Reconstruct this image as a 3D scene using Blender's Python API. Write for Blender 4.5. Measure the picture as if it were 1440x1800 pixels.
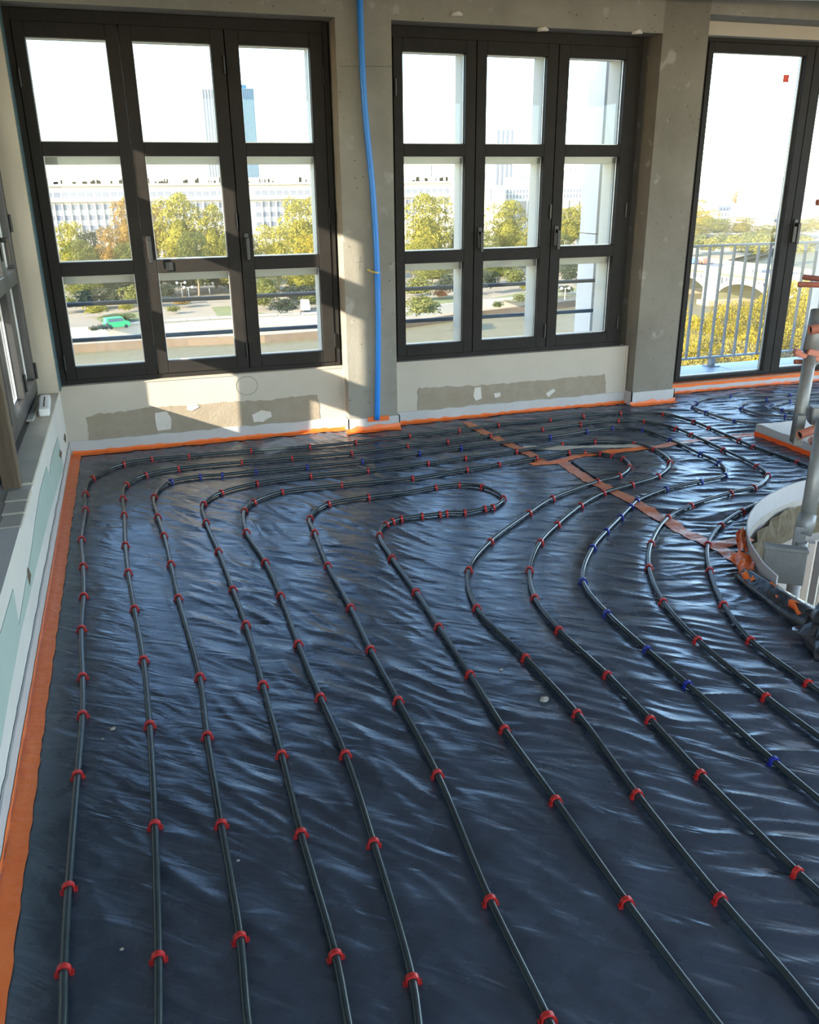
import bpy, bmesh, math, random
import numpy as np
from mathutils import Vector, Matrix

for o in list(bpy.data.objects): bpy.data.objects.remove(o)
S = bpy.context.scene
COL = S.collection
R_ = math.radians

# ---------------------------------------------------------------- camera
FPX = 1475.54; CAM_H = 1.65
PITCH, YAW, ROLL = R_(20.895), R_(17.869), R_(-0.654)
def cam_rows():
    c, s = math.cos, math.sin
    fw = Vector((s(YAW)*c(PITCH), c(YAW)*c(PITCH), -s(PITCH)))
    rt = Vector((c(YAW), -s(YAW), 0)); up = rt.cross(fw)
    r2 = c(ROLL)*rt + s(ROLL)*up          # roll applied about the view axis
    d2 = s(ROLL)*rt - c(ROLL)*up
    return r2, d2, fw
RT, DN, FW = cam_rows()
cd = bpy.data.cameras.new('camera'); cam = bpy.data.objects.new('camera', cd); COL.objects.link(cam)
cam.matrix_world = Matrix(((RT.x, -DN.x, -FW.x, 0), (RT.y, -DN.y, -FW.y, 0), (RT.z, -DN.z, -FW.z, CAM_H), (0, 0, 0, 1)))
cd.sensor_fit = 'HORIZONTAL'; cd.sensor_width = 36; cd.lens = 36*FPX/1440; cd.clip_start = .05; cd.clip_end = 6000
S.camera = cam

# ---------------------------------------------------------------- sky, sun, light, exposure
W = bpy.data.worlds.new('sky'); S.world = W; W.use_nodes = True
nt = W.node_tree; nt.nodes.clear()
sky = nt.nodes.new('ShaderNodeTexSky'); sky.sky_type = 'NISHITA'; sky.sun_disc = False
SUN = Vector((1, .46, -.42)).normalized()
sky.sun_elevation = math.asin(-SUN.z); sky.sun_rotation = math.atan2(-SUN.x, -SUN.y)
sky.air_density = 1.0; sky.dust_density = .6; sky.ozone_density = 1.6
bg = nt.nodes.new('ShaderNodeBackground'); bg.inputs[1].default_value = 1.2
wo = nt.nodes.new('ShaderNodeOutputWorld')
nt.links.new(sky.outputs[0], bg.inputs[0]); nt.links.new(bg.outputs[0], wo.inputs[0])
sl = bpy.data.lights.new('sun', 'SUN'); sl.energy = 22; sl.angle = R_(.53); sl.color = (1, .86, .68)
so = bpy.data.objects.new('sun', sl); COL.objects.link(so); so.rotation_euler = SUN.to_track_quat('-Z', 'Y').to_euler()
def area(name, loc, target, size, energy, color):
    l = bpy.data.lights.new(name, 'AREA'); l.shape = 'RECTANGLE'; l.size, l.size_y = size; l.energy = energy; l.color = color
    o = bpy.data.objects.new(name, l); COL.objects.link(o); o.location = loc
    o.rotation_euler = (Vector(target)-Vector(loc)).to_track_quat('-Z', 'Y').to_euler(); return o
area('side_window_light', (8.4, .8, 1.9), (2, 1.2, 0), (5, 2.2), 60, (.92, .95, 1))
S.view_settings.view_transform = 'Standard'; S.view_settings.look = 'None'
S.view_settings.gamma = 1; S.view_settings.use_curve_mapping = False; S.view_settings.exposure = 0

# ---------------------------------------------------------------- measuring helpers: where a line of sight meets a real plane
def ray(px, py):
    return RT*((px-720)/FPX) + DN*((py-900)/FPX) + FW
O_ = Vector((0, 0, CAM_H))
def fl(px, py, z=0.): d = ray(px, py); return O_ + d*((z-CAM_H)/d.z)
def wy(px, py, Y): d = ray(px, py); return O_ + d*(Y/d.y)
def wx(px, py, X): d = ray(px, py); return O_ + d*(X/d.x)

# ---------------------------------------------------------------- mesh helpers
class MB:
    def __init__(s): s.v = []; s.f = []; s.mi = []; s.m = 0
    def add(s, vs, fs):
        b = len(s.v); s.v += [tuple(v) for v in vs]
        for f in fs: s.f.append([b+i for i in f]); s.mi.append(s.m)
        return s
    def box(s, x0, x1, y0, y1, z0, z1, fn=None):
        vs = [(x, y, z) for z in (z0, z1) for y in (y0, y1) for x in (x0, x1)]
        if fn: vs = [fn(*v) for v in vs]
        return s.add(vs, [(0, 2, 3, 1), (4, 5, 7, 6), (0, 1, 5, 4), (2, 6, 7, 3), (0, 4, 6, 2), (1, 3, 7, 5)])
    def tube(s, pts, r, n=8, cap=True):
        pts = [Vector(p) for p in pts]; k = len(pts); rr = r if hasattr(r, '__len__') else [r]*k
        b = len(s.v); prev = None
        for i, p in enumerate(pts):
            t = (pts[min(i+1, k-1)]-pts[max(i-1, 0)]).normalized()
            if prev is None:
                a = Vector((0, 0, 1)) if abs(t.z) < .9 else Vector((1, 0, 0)); u = t.cross(a).normalized()
            else: u = (prev-t*prev.dot(t)).normalized()
            prev = u; w = t.cross(u)
            for j in range(n):
                a = 2*math.pi*j/n; s.v.append(tuple(p+(u*math.cos(a)+w*math.sin(a))*rr[i]))
        for i in range(k-1):
            for j in range(n):
                s.f.append([b+i*n+j, b+i*n+(j+1) % n, b+(i+1)*n+(j+1) % n, b+(i+1)*n+j]); s.mi.append(s.m)
        if cap:
            s.f.append([b+j for j in range(n)][::-1]); s.f.append([b+(k-1)*n+j for j in range(n)]); s.mi += [s.m, s.m]
        return s
    def pipe(s, p0, p1, ro, ri, n=16):     # hollow tube with open ends
        p0, p1 = Vector(p0), Vector(p1); t = (p1-p0).normalized()
        a = Vector((0, 0, 1)) if abs(t.z) < .9 else Vector((1, 0, 0)); u = t.cross(a).normalized(); w = t.cross(u); b = len(s.v)
        for p, r in ((p0, ri), (p0, ro), (p1, ro), (p1, ri)):
            for j in range(n):
                q = 2*math.pi*j/n; s.v.append(tuple(p+(u*math.cos(q)+w*math.sin(q))*r))
        for i in range(4):
            for j in range(n):
                s.f.append([b+i*n+j, b+i*n+(j+1) % n, b+((i+1) % 4)*n+(j+1) % n, b+((i+1) % 4)*n+j]); s.mi.append(s.m)
        return s
    def prism(s, poly, fn, d0, d1):        # polygon (a,b) extruded along d, mapped by fn(a,b,d)
        n = len(poly)
        vs = [fn(a, b, d0) for a, b in poly]+[fn(a, b, d1) for a, b in poly]
        return s.add(vs, [list(range(n))[::-1], list(range(n, 2*n))]+[[i, (i+1) % n, n+(i+1) % n, n+i] for i in range(n)])
    def build(s, name, mats, parent=None, smooth=False, bevel=0, fix=True):
        me = bpy.data.meshes.new(name); me.from_pydata(s.v, [], s.f)
        for m in (mats if isinstance(mats, (list, tuple)) else [mats]): me.materials.append(m)
        if len(me.materials) > 1: me.polygons.foreach_set('material_index', s.mi)
        if fix:
            bm = bmesh.new(); bm.from_mesh(me); bmesh.ops.recalc_face_normals(bm, faces=bm.faces); bm.to_mesh(me); bm.free()
        if smooth: me.polygons.foreach_set('use_smooth', [True]*len(me.polygons))
        o = bpy.data.objects.new(name, me); COL.objects.link(o)
        if parent: o.parent = parent
        if bevel:
            md = o.modifiers.new('edge', 'BEVEL'); md.width = bevel; md.segments = 2; md.limit_method = 'ANGLE'
        return o
def tag(o, label=None, cat=None, group=None, kind=None):
    if label: o['label'] = label
    if cat: o['category'] = cat
    if group: o['group'] = group
    if kind: o['kind'] = kind
    return o
def empty(name, loc=(0, 0, 0)):
    o = bpy.data.objects.new(name, None); COL.objects.link(o); o.location = loc; o.empty_display_size = .1; return o
def dup(o, parent=None, name=None):
    c = o.copy(); COL.objects.link(c)
    if parent: c.parent = parent
    for ch in list(o.children): dup(ch, c)
    return c
def spline(pts, step=.03):
    P = [Vector(p) for p in pts]; P = [P[0]*2-P[1]]+P+[P[-1]*2-P[-2]]; out = []
    for i in range(1, len(P)-2):
        p0, p1, p2, p3 = P[i-1:i+3]; L = (p2-p1).length; n = max(2, int(L/step))
        # centripetal Catmull-Rom
        t0 = 0; t1 = t0+max((p1-p0).length, 1e-4)**.5; t2 = t1+max((p2-p1).length, 1e-4)**.5; t3 = t2+max((p3-p2).length, 1e-4)**.5
        for k in range(n):
            t = t1+(t2-t1)*k/n
            a1 = p0*((t1-t)/(t1-t0))+p1*((t-t0)/(t1-t0)); a2 = p1*((t2-t)/(t2-t1))+p2*((t-t1)/(t2-t1)); a3 = p2*((t3-t)/(t3-t2))+p3*((t-t2)/(t3-t2))
            b1 = a1*((t2-t)/(t2-t0))+a2*((t-t0)/(t2-t0)); b2 = a2*((t3-t)/(t3-t1))+a3*((t-t1)/(t3-t1))
            out.append(b1*((t2-t)/(t2-t1))+b2*((t-t1)/(t2-t1)))
    out.append(P[-2]); return out

# ---------------------------------------------------------------- materials
def M(name, col, rough=.6, metal=0, col2=None, scale=6, amt=.5, bump=0, bscale=80, detail=5, spec=.5, stretch=None, emis=None):
    m = bpy.data.materials.new(name); m.use_nodes = True; t = m.node_tree; b = t.nodes['Principled BSDF']
    b.inputs['Roughness'].default_value = rough; b.inputs['Metallic'].default_value = metal; b.inputs['Specular IOR Level'].default_value = spec
    col = tuple(col)+(1,); b.inputs['Base Color'].default_value = col
    tc = t.nodes.new('ShaderNodeTexCoord'); src = tc.outputs['Object']
    if stretch:
        mp = t.nodes.new('ShaderNodeMapping'); mp.inputs['Scale'].default_value = stretch; t.links.new(src, mp.inputs[0]); src = mp.outputs[0]
    if col2:
        n = t.nodes.new('ShaderNodeTexNoise'); n.inputs['Scale'].default_value = scale; n.inputs['Detail'].default_value = detail; n.inputs['Roughness'].default_value = .65
        t.links.new(src, n.inputs['Vector'])
        r = t.nodes.new('ShaderNodeValToRGB'); r.color_ramp.elements[0].position = .5-amt*.5; r.color_ramp.elements[1].position = .5+amt*.5
        r.color_ramp.elements[0].color = col; r.color_ramp.elements[1].color = tuple(col2)+(1,)
        t.links.new(n.outputs['Fac'], r.inputs[0]); t.links.new(r.outputs[0], b.inputs['Base Color'])
    if bump:
        n2 = t.nodes.new('ShaderNodeTexNoise'); n2.inputs['Scale'].default_value = bscale; n2.inputs['Detail'].default_value = 4
        t.links.new(src, n2.inputs['Vector'])
        bp = t.nodes.new('ShaderNodeBump'); bp.inputs['Strength'].default_value = bump; bp.inputs['Distance'].default_value = .01
        t.links.new(n2.outputs['Fac'], bp.inputs['Height']); t.links.new(bp.outputs[0], b.inputs['Normal'])
    return m
def concrete(name, c1, c2, scale=2.2):
    m = M(name, c1, .85, col2=c2, scale=scale, amt=.55, bump=.25, bscale=45, spec=.25); t = m.node_tree; b = t.nodes['Principled BSDF']
    # pinholes and pale lime smears
    tc = t.nodes.new('ShaderNodeTexCoord'); base = b.inputs['Base Color'].links[0].from_socket
    v = t.nodes.new('ShaderNodeTexVoronoi'); v.inputs['Scale'].default_value = 16; t.links.new(tc.outputs['Object'], v.inputs['Vector'])
    lt = t.nodes.new('ShaderNodeMath'); lt.operation = 'LESS_THAN'; lt.inputs[1].default_value = .07; t.links.new(v.outputs['Distance'], lt.inputs[0])
    mx = t.nodes.new('ShaderNodeMixRGB'); mx.inputs[2].default_value = (.06, .055, .05, 1); t.links.new(lt.outputs[0], mx.inputs[0]); t.links.new(base, mx.inputs[1])
    n = t.nodes.new('ShaderNodeTexNoise'); n.inputs['Scale'].default_value = 7; n.inputs['Detail'].default_value = 8; t.links.new(tc.outputs['Object'], n.inputs['Vector'])
    rr = t.nodes.new('ShaderNodeValToRGB'); rr.color_ramp.elements[0].position = .64; rr.color_ramp.elements[1].position = .72
    t.links.new(n.outputs['Fac'], rr.inputs[0])
    mu = t.nodes.new('ShaderNodeMath'); mu.operation = 'MULTIPLY'; mu.inputs[1].default_value = .35; t.links.new(rr.outputs[0], mu.inputs[0])
    m2 = t.nodes.new('ShaderNodeMixRGB'); m2.inputs[2].default_value = (.5, .48, .44, 1); t.links.new(mu.outputs[0], m2.inputs[0]); t.links.new(mx.outputs[0], m2.inputs[1])
    t.links.new(m2.outputs[0], b.inputs['Base Color']); return m
def glass_mat(name, tint, refl=.06):
    m = bpy.data.materials.new(name); m.use_nodes = True; t = m.node_tree; t.nodes.clear()
    tr = t.nodes.new('ShaderNodeBsdfTransparent'); tr.inputs[0].default_value = tint+(1,)
    gl = t.nodes.new('ShaderNodeBsdfGlossy'); gl.inputs['Roughness'].default_value = .02; gl.inputs[0].default_value = (.9, .95, 1, 1)
    fr = t.nodes.new('ShaderNodeFresnel'); fr.inputs[0].default_value = 1.35
    mx = t.nodes.new('ShaderNodeMixShader'); o = t.nodes.new('ShaderNodeOutputMaterial')
    t.links.new(fr.outputs[0], mx.inputs[0]); t.links.new(tr.outputs[0], mx.inputs[1]); t.links.new(gl.outputs[0], mx.inputs[2]); t.links.new(mx.outputs[0], o.inputs[0])
    return m
def leaf_mat(name, c1, c2):
    m = bpy.data.materials.new(name); m.use_nodes = True; t = m.node_tree; t.nodes.clear()
    oi = t.nodes.new('ShaderNodeObjectInfo'); tc = t.nodes.new('ShaderNodeTexCoord')
    n = t.nodes.new('ShaderNodeTexNoise'); n.inputs['Scale'].default_value = 5; n.inputs['Detail'].default_value = 6
    t.links.new(tc.outputs['Object'], n.inputs['Vector'])
    ad = t.nodes.new('ShaderNodeMath'); ad.operation = 'MULTIPLY_ADD'; ad.inputs[1].default_value = .3; t.links.new(oi.outputs['Random'], ad.inputs[0]); t.links.new(n.outputs['Fac'], ad.inputs[2])
    r = t.nodes.new('ShaderNodeValToRGB'); r.color_ramp.elements[0].position = .4; r.color_ramp.elements[1].position = .85
    r.color_ramp.elements[0].color = c1+(1,); r.color_ramp.elements[1].color = c2+(1,); t.links.new(ad.outputs[0], r.inputs[0])
    d = t.nodes.new('ShaderNodeBsdfDiffuse'); tl = t.nodes.new('ShaderNodeBsdfTranslucent'); mx = t.nodes.new('ShaderNodeMixShader'); mx.inputs[0].default_value = .3
    o = t.nodes.new('ShaderNodeOutputMaterial')
    t.links.new(r.outputs[0], d.inputs[0]); t.links.new(r.outputs[0], tl.inputs[0]); t.links.new(d.outputs[0], mx.inputs[1]); t.links.new(tl.outputs[0], mx.inputs[2]); t.links.new(mx.outputs[0], o.inputs[0])
    return m
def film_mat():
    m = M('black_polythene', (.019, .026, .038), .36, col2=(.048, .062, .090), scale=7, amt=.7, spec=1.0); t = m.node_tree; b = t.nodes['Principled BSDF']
    b.inputs['Specular Tint'].default_value = (.72, .84, 1, 1)  # blue of the sky's reflection put into the film's own specular tint
    tc = t.nodes.new('ShaderNodeTexCoord')
    def noise(scale, st, rot=0, det=3, dist=.6):
        mp = t.nodes.new('ShaderNodeMapping'); mp.inputs['Scale'].default_value = st; ro = t.nodes.new('ShaderNodeMapping'); ro.inputs['Rotation'].default_value = (0, 0, rot); t.links.new(tc.outputs['Object'], ro.inputs[0])
        n = t.nodes.new('ShaderNodeTexNoise'); n.inputs['Scale'].default_value = scale; n.inputs['Detail'].default_value = det; n.inputs['Distortion'].default_value = dist
        t.links.new(ro.outputs[0], mp.inputs[0]); t.links.new(mp.outputs[0], n.inputs['Vector']); return n
    # handling smears vary the gloss
    g = noise(7, (1, 1, 1), 0, 6, .2); mr = t.nodes.new('ShaderNodeMapRange'); mr.inputs[1].default_value = .3; mr.inputs[2].default_value = .7; mr.inputs[3].default_value = .20; mr.inputs[4].default_value = .34
    t.links.new(g.outputs['Fac'], mr.inputs[0]); t.links.new(mr.outputs[0], b.inputs['Roughness'])
    a = noise(7, (.5, 2.0, 1), R_(40), 2, .8); c = noise(20, (.35, 2.2, 1), R_(32), 3, .6); e = noise(160, (1, .25, 1), R_(25), 1, 0)
    def mul(n, k):
        q = t.nodes.new('ShaderNodeMath'); q.operation = 'MULTIPLY'; q.inputs[1].default_value = k; t.links.new(n.outputs['Fac'], q.inputs[0]); return q
    s1 = t.nodes.new('ShaderNodeMath'); t.links.new(mul(a, 1).outputs[0], s1.inputs[0]); t.links.new(mul(c, .20).outputs[0], s1.inputs[1])
    s2 = t.nodes.new('ShaderNodeMath'); t.links.new(s1.outputs[0], s2.inputs[0]); t.links.new(mul(e, .04).outputs[0], s2.inputs[1])
    bp = t.nodes.new('ShaderNodeBump'); bp.inputs['Strength'].default_value = .5; bp.inputs['Distance'].default_value = .012
    t.links.new(s2.outputs[0], bp.inputs['Height']); t.links.new(bp.outputs[0], b.inputs['Normal'])
    return m

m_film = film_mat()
m_bundle = M('black_polythene_loose', (.02, .022, .026), .22, spec=.6, bump=.5, bscale=12)
m_screed = M('screed', (.34, .31, .27), .9, col2=(.46, .42, .36), scale=5, bump=.2)
m_plaster = M('plasterboard', (.44, .395, .33), .85, col2=(.49, .445, .38), scale=3, bump=.06, bscale=30, spec=.2)
m_jamb = M('cream_jamb', (.52, .46, .37), .8, col2=(.47, .41, .33), scale=2, spec=.25)
m_taupe = M('old_glue_bed', (.26, .215, .16), .9, col2=(.33, .285, .225), scale=9, bump=.3, bscale=50, spec=.15)
m_dab = M('filler_dab', (.62, .58, .52), .9, col2=(.55, .51, .46), scale=20, bump=.2)
m_white = M('joint_compound', (.58, .57, .545), .9, col2=(.51, .495, .465), scale=3, bump=.08, bscale=25, spec=.2)
m_green = M('green_plasterboard', (.31, .385, .355), .85, col2=(.36, .435, .405), scale=4, spec=.2)
m_strip = M('edge_foam', (.47, .46, .46), .6, col2=(.40, .39, .39), scale=5, bump=.15, bscale=18)
m_tape = M('orange_tape', (.70, .115, .012), .38, col2=(.78, .18, .035), scale=16, bump=.5, bscale=30)
m_seam = M('orange_seam_tape', (.50, .13, .045), .36, col2=(.62, .21, .10), scale=14, amt=.7, bump=.5, bscale=28)
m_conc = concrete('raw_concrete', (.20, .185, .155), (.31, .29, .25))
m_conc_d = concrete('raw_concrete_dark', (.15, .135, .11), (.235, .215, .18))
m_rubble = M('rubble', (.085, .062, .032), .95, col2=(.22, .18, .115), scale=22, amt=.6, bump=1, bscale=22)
m_black = M('black_aluminium', (.020, .018, .017), .55, col2=(.029, .026, .024), scale=9, spec=.12)
m_blackp = M('black_plastic', (.012, .012, .013), .35)
m_spacer = M('spacer_aluminium', (.6, .62, .65), .35, .6)
m_cream = M('outer_frame_cream', (.60, .55, .47), .6, col2=(.55, .5, .43), scale=3)
m_outc = M('facade_stone', (.60, .585, .56), .8, col2=(.52, .505, .48), scale=2.5, bump=.1)
m_rail = M('rail_paint', (.055, .065, .085), .45)
m_rail2 = M('balcony_rail_paint', (.15, .16, .18), .45, .3)
m_tile = M('balcony_tile', (.36, .42, .48), .45, col2=(.42, .47, .52), scale=5)
m_memb = M('teal_membrane', (.05, .10, .12), .5, col2=(.10, .17, .20), scale=14)
m_pipe = M('heating_pipe_pe', (.018, .026, .030), .20, col2=(.030, .042, .046), scale=14, spec=.6)
m_pipeg = M('heating_pipe_dusty', (.10, .11, .12), .35, col2=(.15, .155, .16), scale=14)
m_red = M('red_clip', (.42, .018, .016), .35)
m_blue = M('blue_clip', (.012, .02, .24), .35)
m_cyan = M('blue_conduit', (.006, .20, .68), .38)
m_galv = M('galvanised_steel', (.27, .27, .26), .5, .4, col2=(.19, .19, .18), scale=18, bump=.1)
m_orange = M('scaffold_primer', (.50, .14, .085), .6, col2=(.58, .24, .17), scale=14)
m_hole = M('tube_inside', (.03, .022, .018), .9)
m_whitep = M('white_plastic', (.70, .70, .69), .4)
m_wood = M('rough_wood', (.085, .06, .04), .85, col2=(.14, .105, .07), scale=8, stretch=(1, 1, .15), bump=.4)
m_stone = M('pale_stone', (.33, .295, .235), .9, col2=(.42, .38, .31), scale=12, bump=.5)
m_sill = M('dusty_sill', (.50, .46, .39), .9, col2=(.40, .365, .30), scale=7, bump=.15)
m_satin = M('black_aluminium_satin', (.03, .03, .032), .38, spec=.6)
m_pencil = M('pencil', (.12, .11, .10), .8)
m_glass = glass_mat('window_glass', (.93, .95, .95))
m_sticker = M('red_sticker', (.75, .06, .03), .5)
m_ceil = M('ceiling_board', (.66, .65, .63), .85, col2=(.62, .61, .59), scale=2)

# ---------------------------------------------------------------- floor relief
def _h(ix, iy, seed):
    a = (ix*374761393+iy*668265263+seed*974711) & 0xffffffff
    a = ((a ^ (a >> 13))*1274126177) & 0xffffffff
    return ((a ^ (a >> 16)) & 0xffff)/65535*2*math.pi
def perlin(x, y, seed=0):
    x = np.asarray(x, float); y = np.asarray(y, float)
    xi = np.floor(x).astype(np.int64); yi = np.floor(y).astype(np.int64); xf = x-xi; yf = y-yi
    u = xf**3*(xf*(xf*6-15)+10); v = yf**3*(yf*(yf*6-15)+10)
    def g(a, b, dx, dy): t = _h(a, b, seed); return np.cos(t)*dx+np.sin(t)*dy
    n00 = g(xi, yi, xf, yf); n10 = g(xi+1, yi, xf-1, yf); n01 = g(xi, yi+1, xf, yf-1); n11 = g(xi+1, yi+1, xf-1, yf-1)
    return ((n00*(1-u)+n10*u)*(1-v)+(n01*(1-u)+n11*u)*v)*1.4
VC = np.array((3.78, 2.28)); VR = 1.33       # round stair opening
def hfun(x, y):
    x = np.asarray(x, float); y = np.asarray(y, float)
    wx_ = x+.09*perlin(x*1.7, y*1.7, 5); wy_ = y+.09*perlin(x*1.7, y*1.7, 6)
    t = np.clip((x-.6)/2.2+.35*perlin(x*.6, y*.6, 3), 0, 1)*2          # creases turn from diagonal (left) to crosswise (right)
    r = np.zeros_like(x+y)
    for k, th in enumerate((-1.0, -.62, -.30)):
        wk = np.clip(1-np.abs(t-k), 0, 1)
        u = math.cos(th)*wx_+math.sin(th)*wy_; v = -math.sin(th)*wx_+math.cos(th)*wy_
        r1 = 1.2-np.sqrt(perlin(u*1.2+k*7, v*5.5, 11)**2+.010)*2.2; r2 = 1.24-np.sqrt(perlin(u*2.4+9, v*12+k*3, 12)**2+.014)*2.2
        r = r+wk*(np.clip(r1, 0, 1)**2.5*.55+np.clip(r2, 0, 1)**2.5*.45)
    mask = np.clip(.68+1.0*perlin(x*.8+3, y*.8, 21)+.25*(x-1.0), .08, 1.0)
    near = np.clip((np.hypot(x-VC[0], y-VC[1])-VR)/.9, 0, 1); mask = mask*(1+.25*(1-near))
    edge = np.clip((x+.5)/.5, 0, 1)
    return .0135*r*mask*(.35+.65*edge)+.003*perlin(x*1.1, y*1.1, 31)+.004
def hf(x, y): return float(hfun(np.array([x]), np.array([y]))[0])

# ---------------------------------------------------------------- the room shell
VX0, VY0, VY1 = 4.10, 4.02, 4.70              # square opening beside the door
circ = [(VC[0]+VR*math.cos(a), VC[1]+VR*math.sin(a)) for a in np.linspace(0, 2*math.pi, 64, endpoint=False)]
rect2 = [(VX0, VY0), (5.4, VY0), (5.4, VY1), (VX0, VY1)]
def slab(name, outer, holes, z0, z1, mat):
    bm = bmesh.new()
    for loop in [outer]+holes:
        vs = [bm.verts.new((x, y, z1)) for x, y in loop]
        for i in range(len(vs)): bm.edges.new((vs[i], vs[(i+1) % len(vs)]))
    bmesh.ops.triangle_fill(bm, use_beauty=True, use_dissolve=False, edges=bm.edges[:])
    ex = bmesh.ops.extrude_face_region(bm, geom=bm.faces[:])
    for v in ex['geom']:
        if isinstance(v, bmesh.types.BMVert): v.co.z = z0
    bmesh.ops.recalc_face_normals(bm, faces=bm.faces)
    me = bpy.data.meshes.new(name); bm.to_mesh(me); bm.free(); me.materials.append(mat)
    o = bpy.data.objects.new(name, me); COL.objects.link(o); return o
fo = [(-.75, -1.2), (8.2, -1.2), (8.2, 6.4), (4.05, 6.4), (4.05, 6.05), (-.75, 6.05)]
tag(slab('floor', fo, [circ, rect2], -.30, -.012, m_screed), 'screeded concrete floor slab under the black plastic sheets', 'floor', kind='structure')
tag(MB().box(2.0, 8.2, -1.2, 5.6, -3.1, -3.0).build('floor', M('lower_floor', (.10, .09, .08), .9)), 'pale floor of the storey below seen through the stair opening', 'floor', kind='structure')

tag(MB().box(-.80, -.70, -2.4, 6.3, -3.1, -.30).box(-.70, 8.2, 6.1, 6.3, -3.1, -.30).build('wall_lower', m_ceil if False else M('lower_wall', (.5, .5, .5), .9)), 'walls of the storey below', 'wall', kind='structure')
YW, YP, YC, XL = 5.95, 5.90, 5.80, -.51       # window face, plaster face, column face, left wall face
# left wall below and around the left window
wl = MB(); wl.box(-.80, XL, -1.2, YW+.25, -.012, .45)
wl.box(-.80, -.70, -1.2, 3.80, .45, 3.0)
wl.box(-.80, XL, 3.80, YW+.25, 2.68, 3.0)
wl = tag(wl.build('wall_left', m_white), 'white skimmed low wall under the left window', 'wall', kind='structure')
wj = MB().box(-.80, -.505, 5.78, YW+.25, .45, 2.68)
tag(wj.build('trim_1', m_jamb), 'cream jamb board between the left window and the corner', 'trim', kind='structure')
tag(MB().box(-.505, -.497, 5.82, YW+.03, .46, 2.68).build('trim_2', m_memb), 'teal waterproofing strip in the corner beside the left window frame', 'trim', kind='structure')
# front wall: piers, plaster panels below the windows, lintel
wf = MB()
wf.box(-.80, 1.42, YP, YW+.25, -.012, .472); wf.box(1.78, 3.76, YP, YW+.25, -.012, .472)
wfo = tag(wf.build('wall_front', m_plaster), 'cream plasterboard wall under the two large windows', 'wall', kind='structure')
lt = MB(); lt.box(-.80, 3.775, YC, YW+.25, 2.665, 3.0); lt.box(4.15, 8.2, YC, 6.35, 2.80, 3.0)
tag(lt.build('trim_3', m_conc), 'raw concrete lintel beam above the windows', 'beam', kind='structure')
tag(MB().box(4.15, 8.2, 6.02, 6.35, 2.71, 2.80).build('trim_4', m_plaster), 'pale plaster band directly above the balcony door', 'trim', kind='structure')
c1 = MB().box(1.42, 1.785, YC, YW+.25, -.012, 2.665).build('wall_pier', m_conc)
tag(c1, 'raw concrete pier with blue conduit between the two windows', 'pier', kind='structure')
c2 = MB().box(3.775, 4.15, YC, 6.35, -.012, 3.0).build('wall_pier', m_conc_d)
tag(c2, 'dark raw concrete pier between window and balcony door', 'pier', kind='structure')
tag(MB().box(4.15, 8.2, 6.04, 6.35, -.30, .085).build('wall_right', m_plaster), 'low threshold wall under the balcony door', 'wall', kind='structure')
cl = MB().box(-.80, 8.2, -2.4, 6.35, 3.0, 3.12)
cl = tag(cl.build('ceiling', m_ceil), 'white ceiling of the flat', 'ceiling', kind='structure')
p0, p1 = fl(640, 0, 2.86), fl(1500, 13, 2.86)
so_ = MB().prism([(p0.x, p0.y-.2), (p1.x, p1.y-.2), (8.2, p1.y-.6), (8.2, 3.6), (p0.x, 3.6)], lambda a, b, d: (a, b, d), 2.86, 3.0).build('ceiling_board', m_ceil, cl)
# corner beads at the plaster edges
for (x, y) in ((1.405, YP-.003), (3.745, YP-.003)):
    b = MB().box(x, x+.022, y-.004, y+.02, .09, .475)
    b.build('corner_bead', m_jamb, wfo, bevel=.002)
for (x0, x1) in ((-.49, 1.40), (1.80, 3.74)):
    MB().box(x0, x1, YP-.006, YP+.045, .466, .474).build('sill_edge', m_plaster, wfo)

# glue beds, dabs and pencil marks on the front wall, as thin pieces
def patch(name, pix, mat, Y=YP, t=.0025, parent=None, jag=.0, seed=0):
    rnd = random.Random(seed); P = []
    n = len(pix)
    for i in range(n):
        a, b = pix[i], pix[(i+1) % n]; k = max(1, int(math.hypot(b[0]-a[0], b[1]-a[1])/7)) if jag else 1
        for j in range(k):
            q = (a[0]+(b[0]-a[0])*j/k, a[1]+(b[1]-a[1])*j/k); w = wy(q[0], q[1], Y)
            P.append((w.x+rnd.uniform(-jag, jag), w.z+rnd.uniform(-jag, jag)))
    bm = bmesh.new(); vs = [bm.verts.new((x, Y-t, z)) for x, z in P]
    f = bm.faces.new(vs); ex = bmesh.ops.extrude_face_region(bm, geom=[f])
    for v in ex['geom']:
        if isinstance(v, bmesh.types.BMVert): v.co.y = Y+.001
    bmesh.ops.recalc_face_normals(bm, faces=bm.faces); bmesh.ops.triangulate(bm, faces=bm.faces)
    me = bpy.data.meshes.new(name); bm.to_mesh(me); bm.free(); me.materials.append(mat)
    o = bpy.data.objects.new(name, me); COL.objects.link(o); o.parent = parent; return o
patch('glue_bed', [(152, 735), (170, 727), (212, 724), (262, 715), (330, 713), (400, 706), (470, 704), (520, 697), (559, 693), (563, 739), (500, 745), (420, 755), (330, 762), (250, 770), (158, 777)], m_taupe, parent=wfo, jag=.006, seed=1)
patch('glue_bed', [(735, 682), (800, 679), (870, 676), (960, 668), (1005, 663), (1064, 658), (1066, 700), (1000, 707), (900, 716), (790, 725), (733, 728)], m_taupe, parent=wfo, jag=.006, seed=2)
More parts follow.
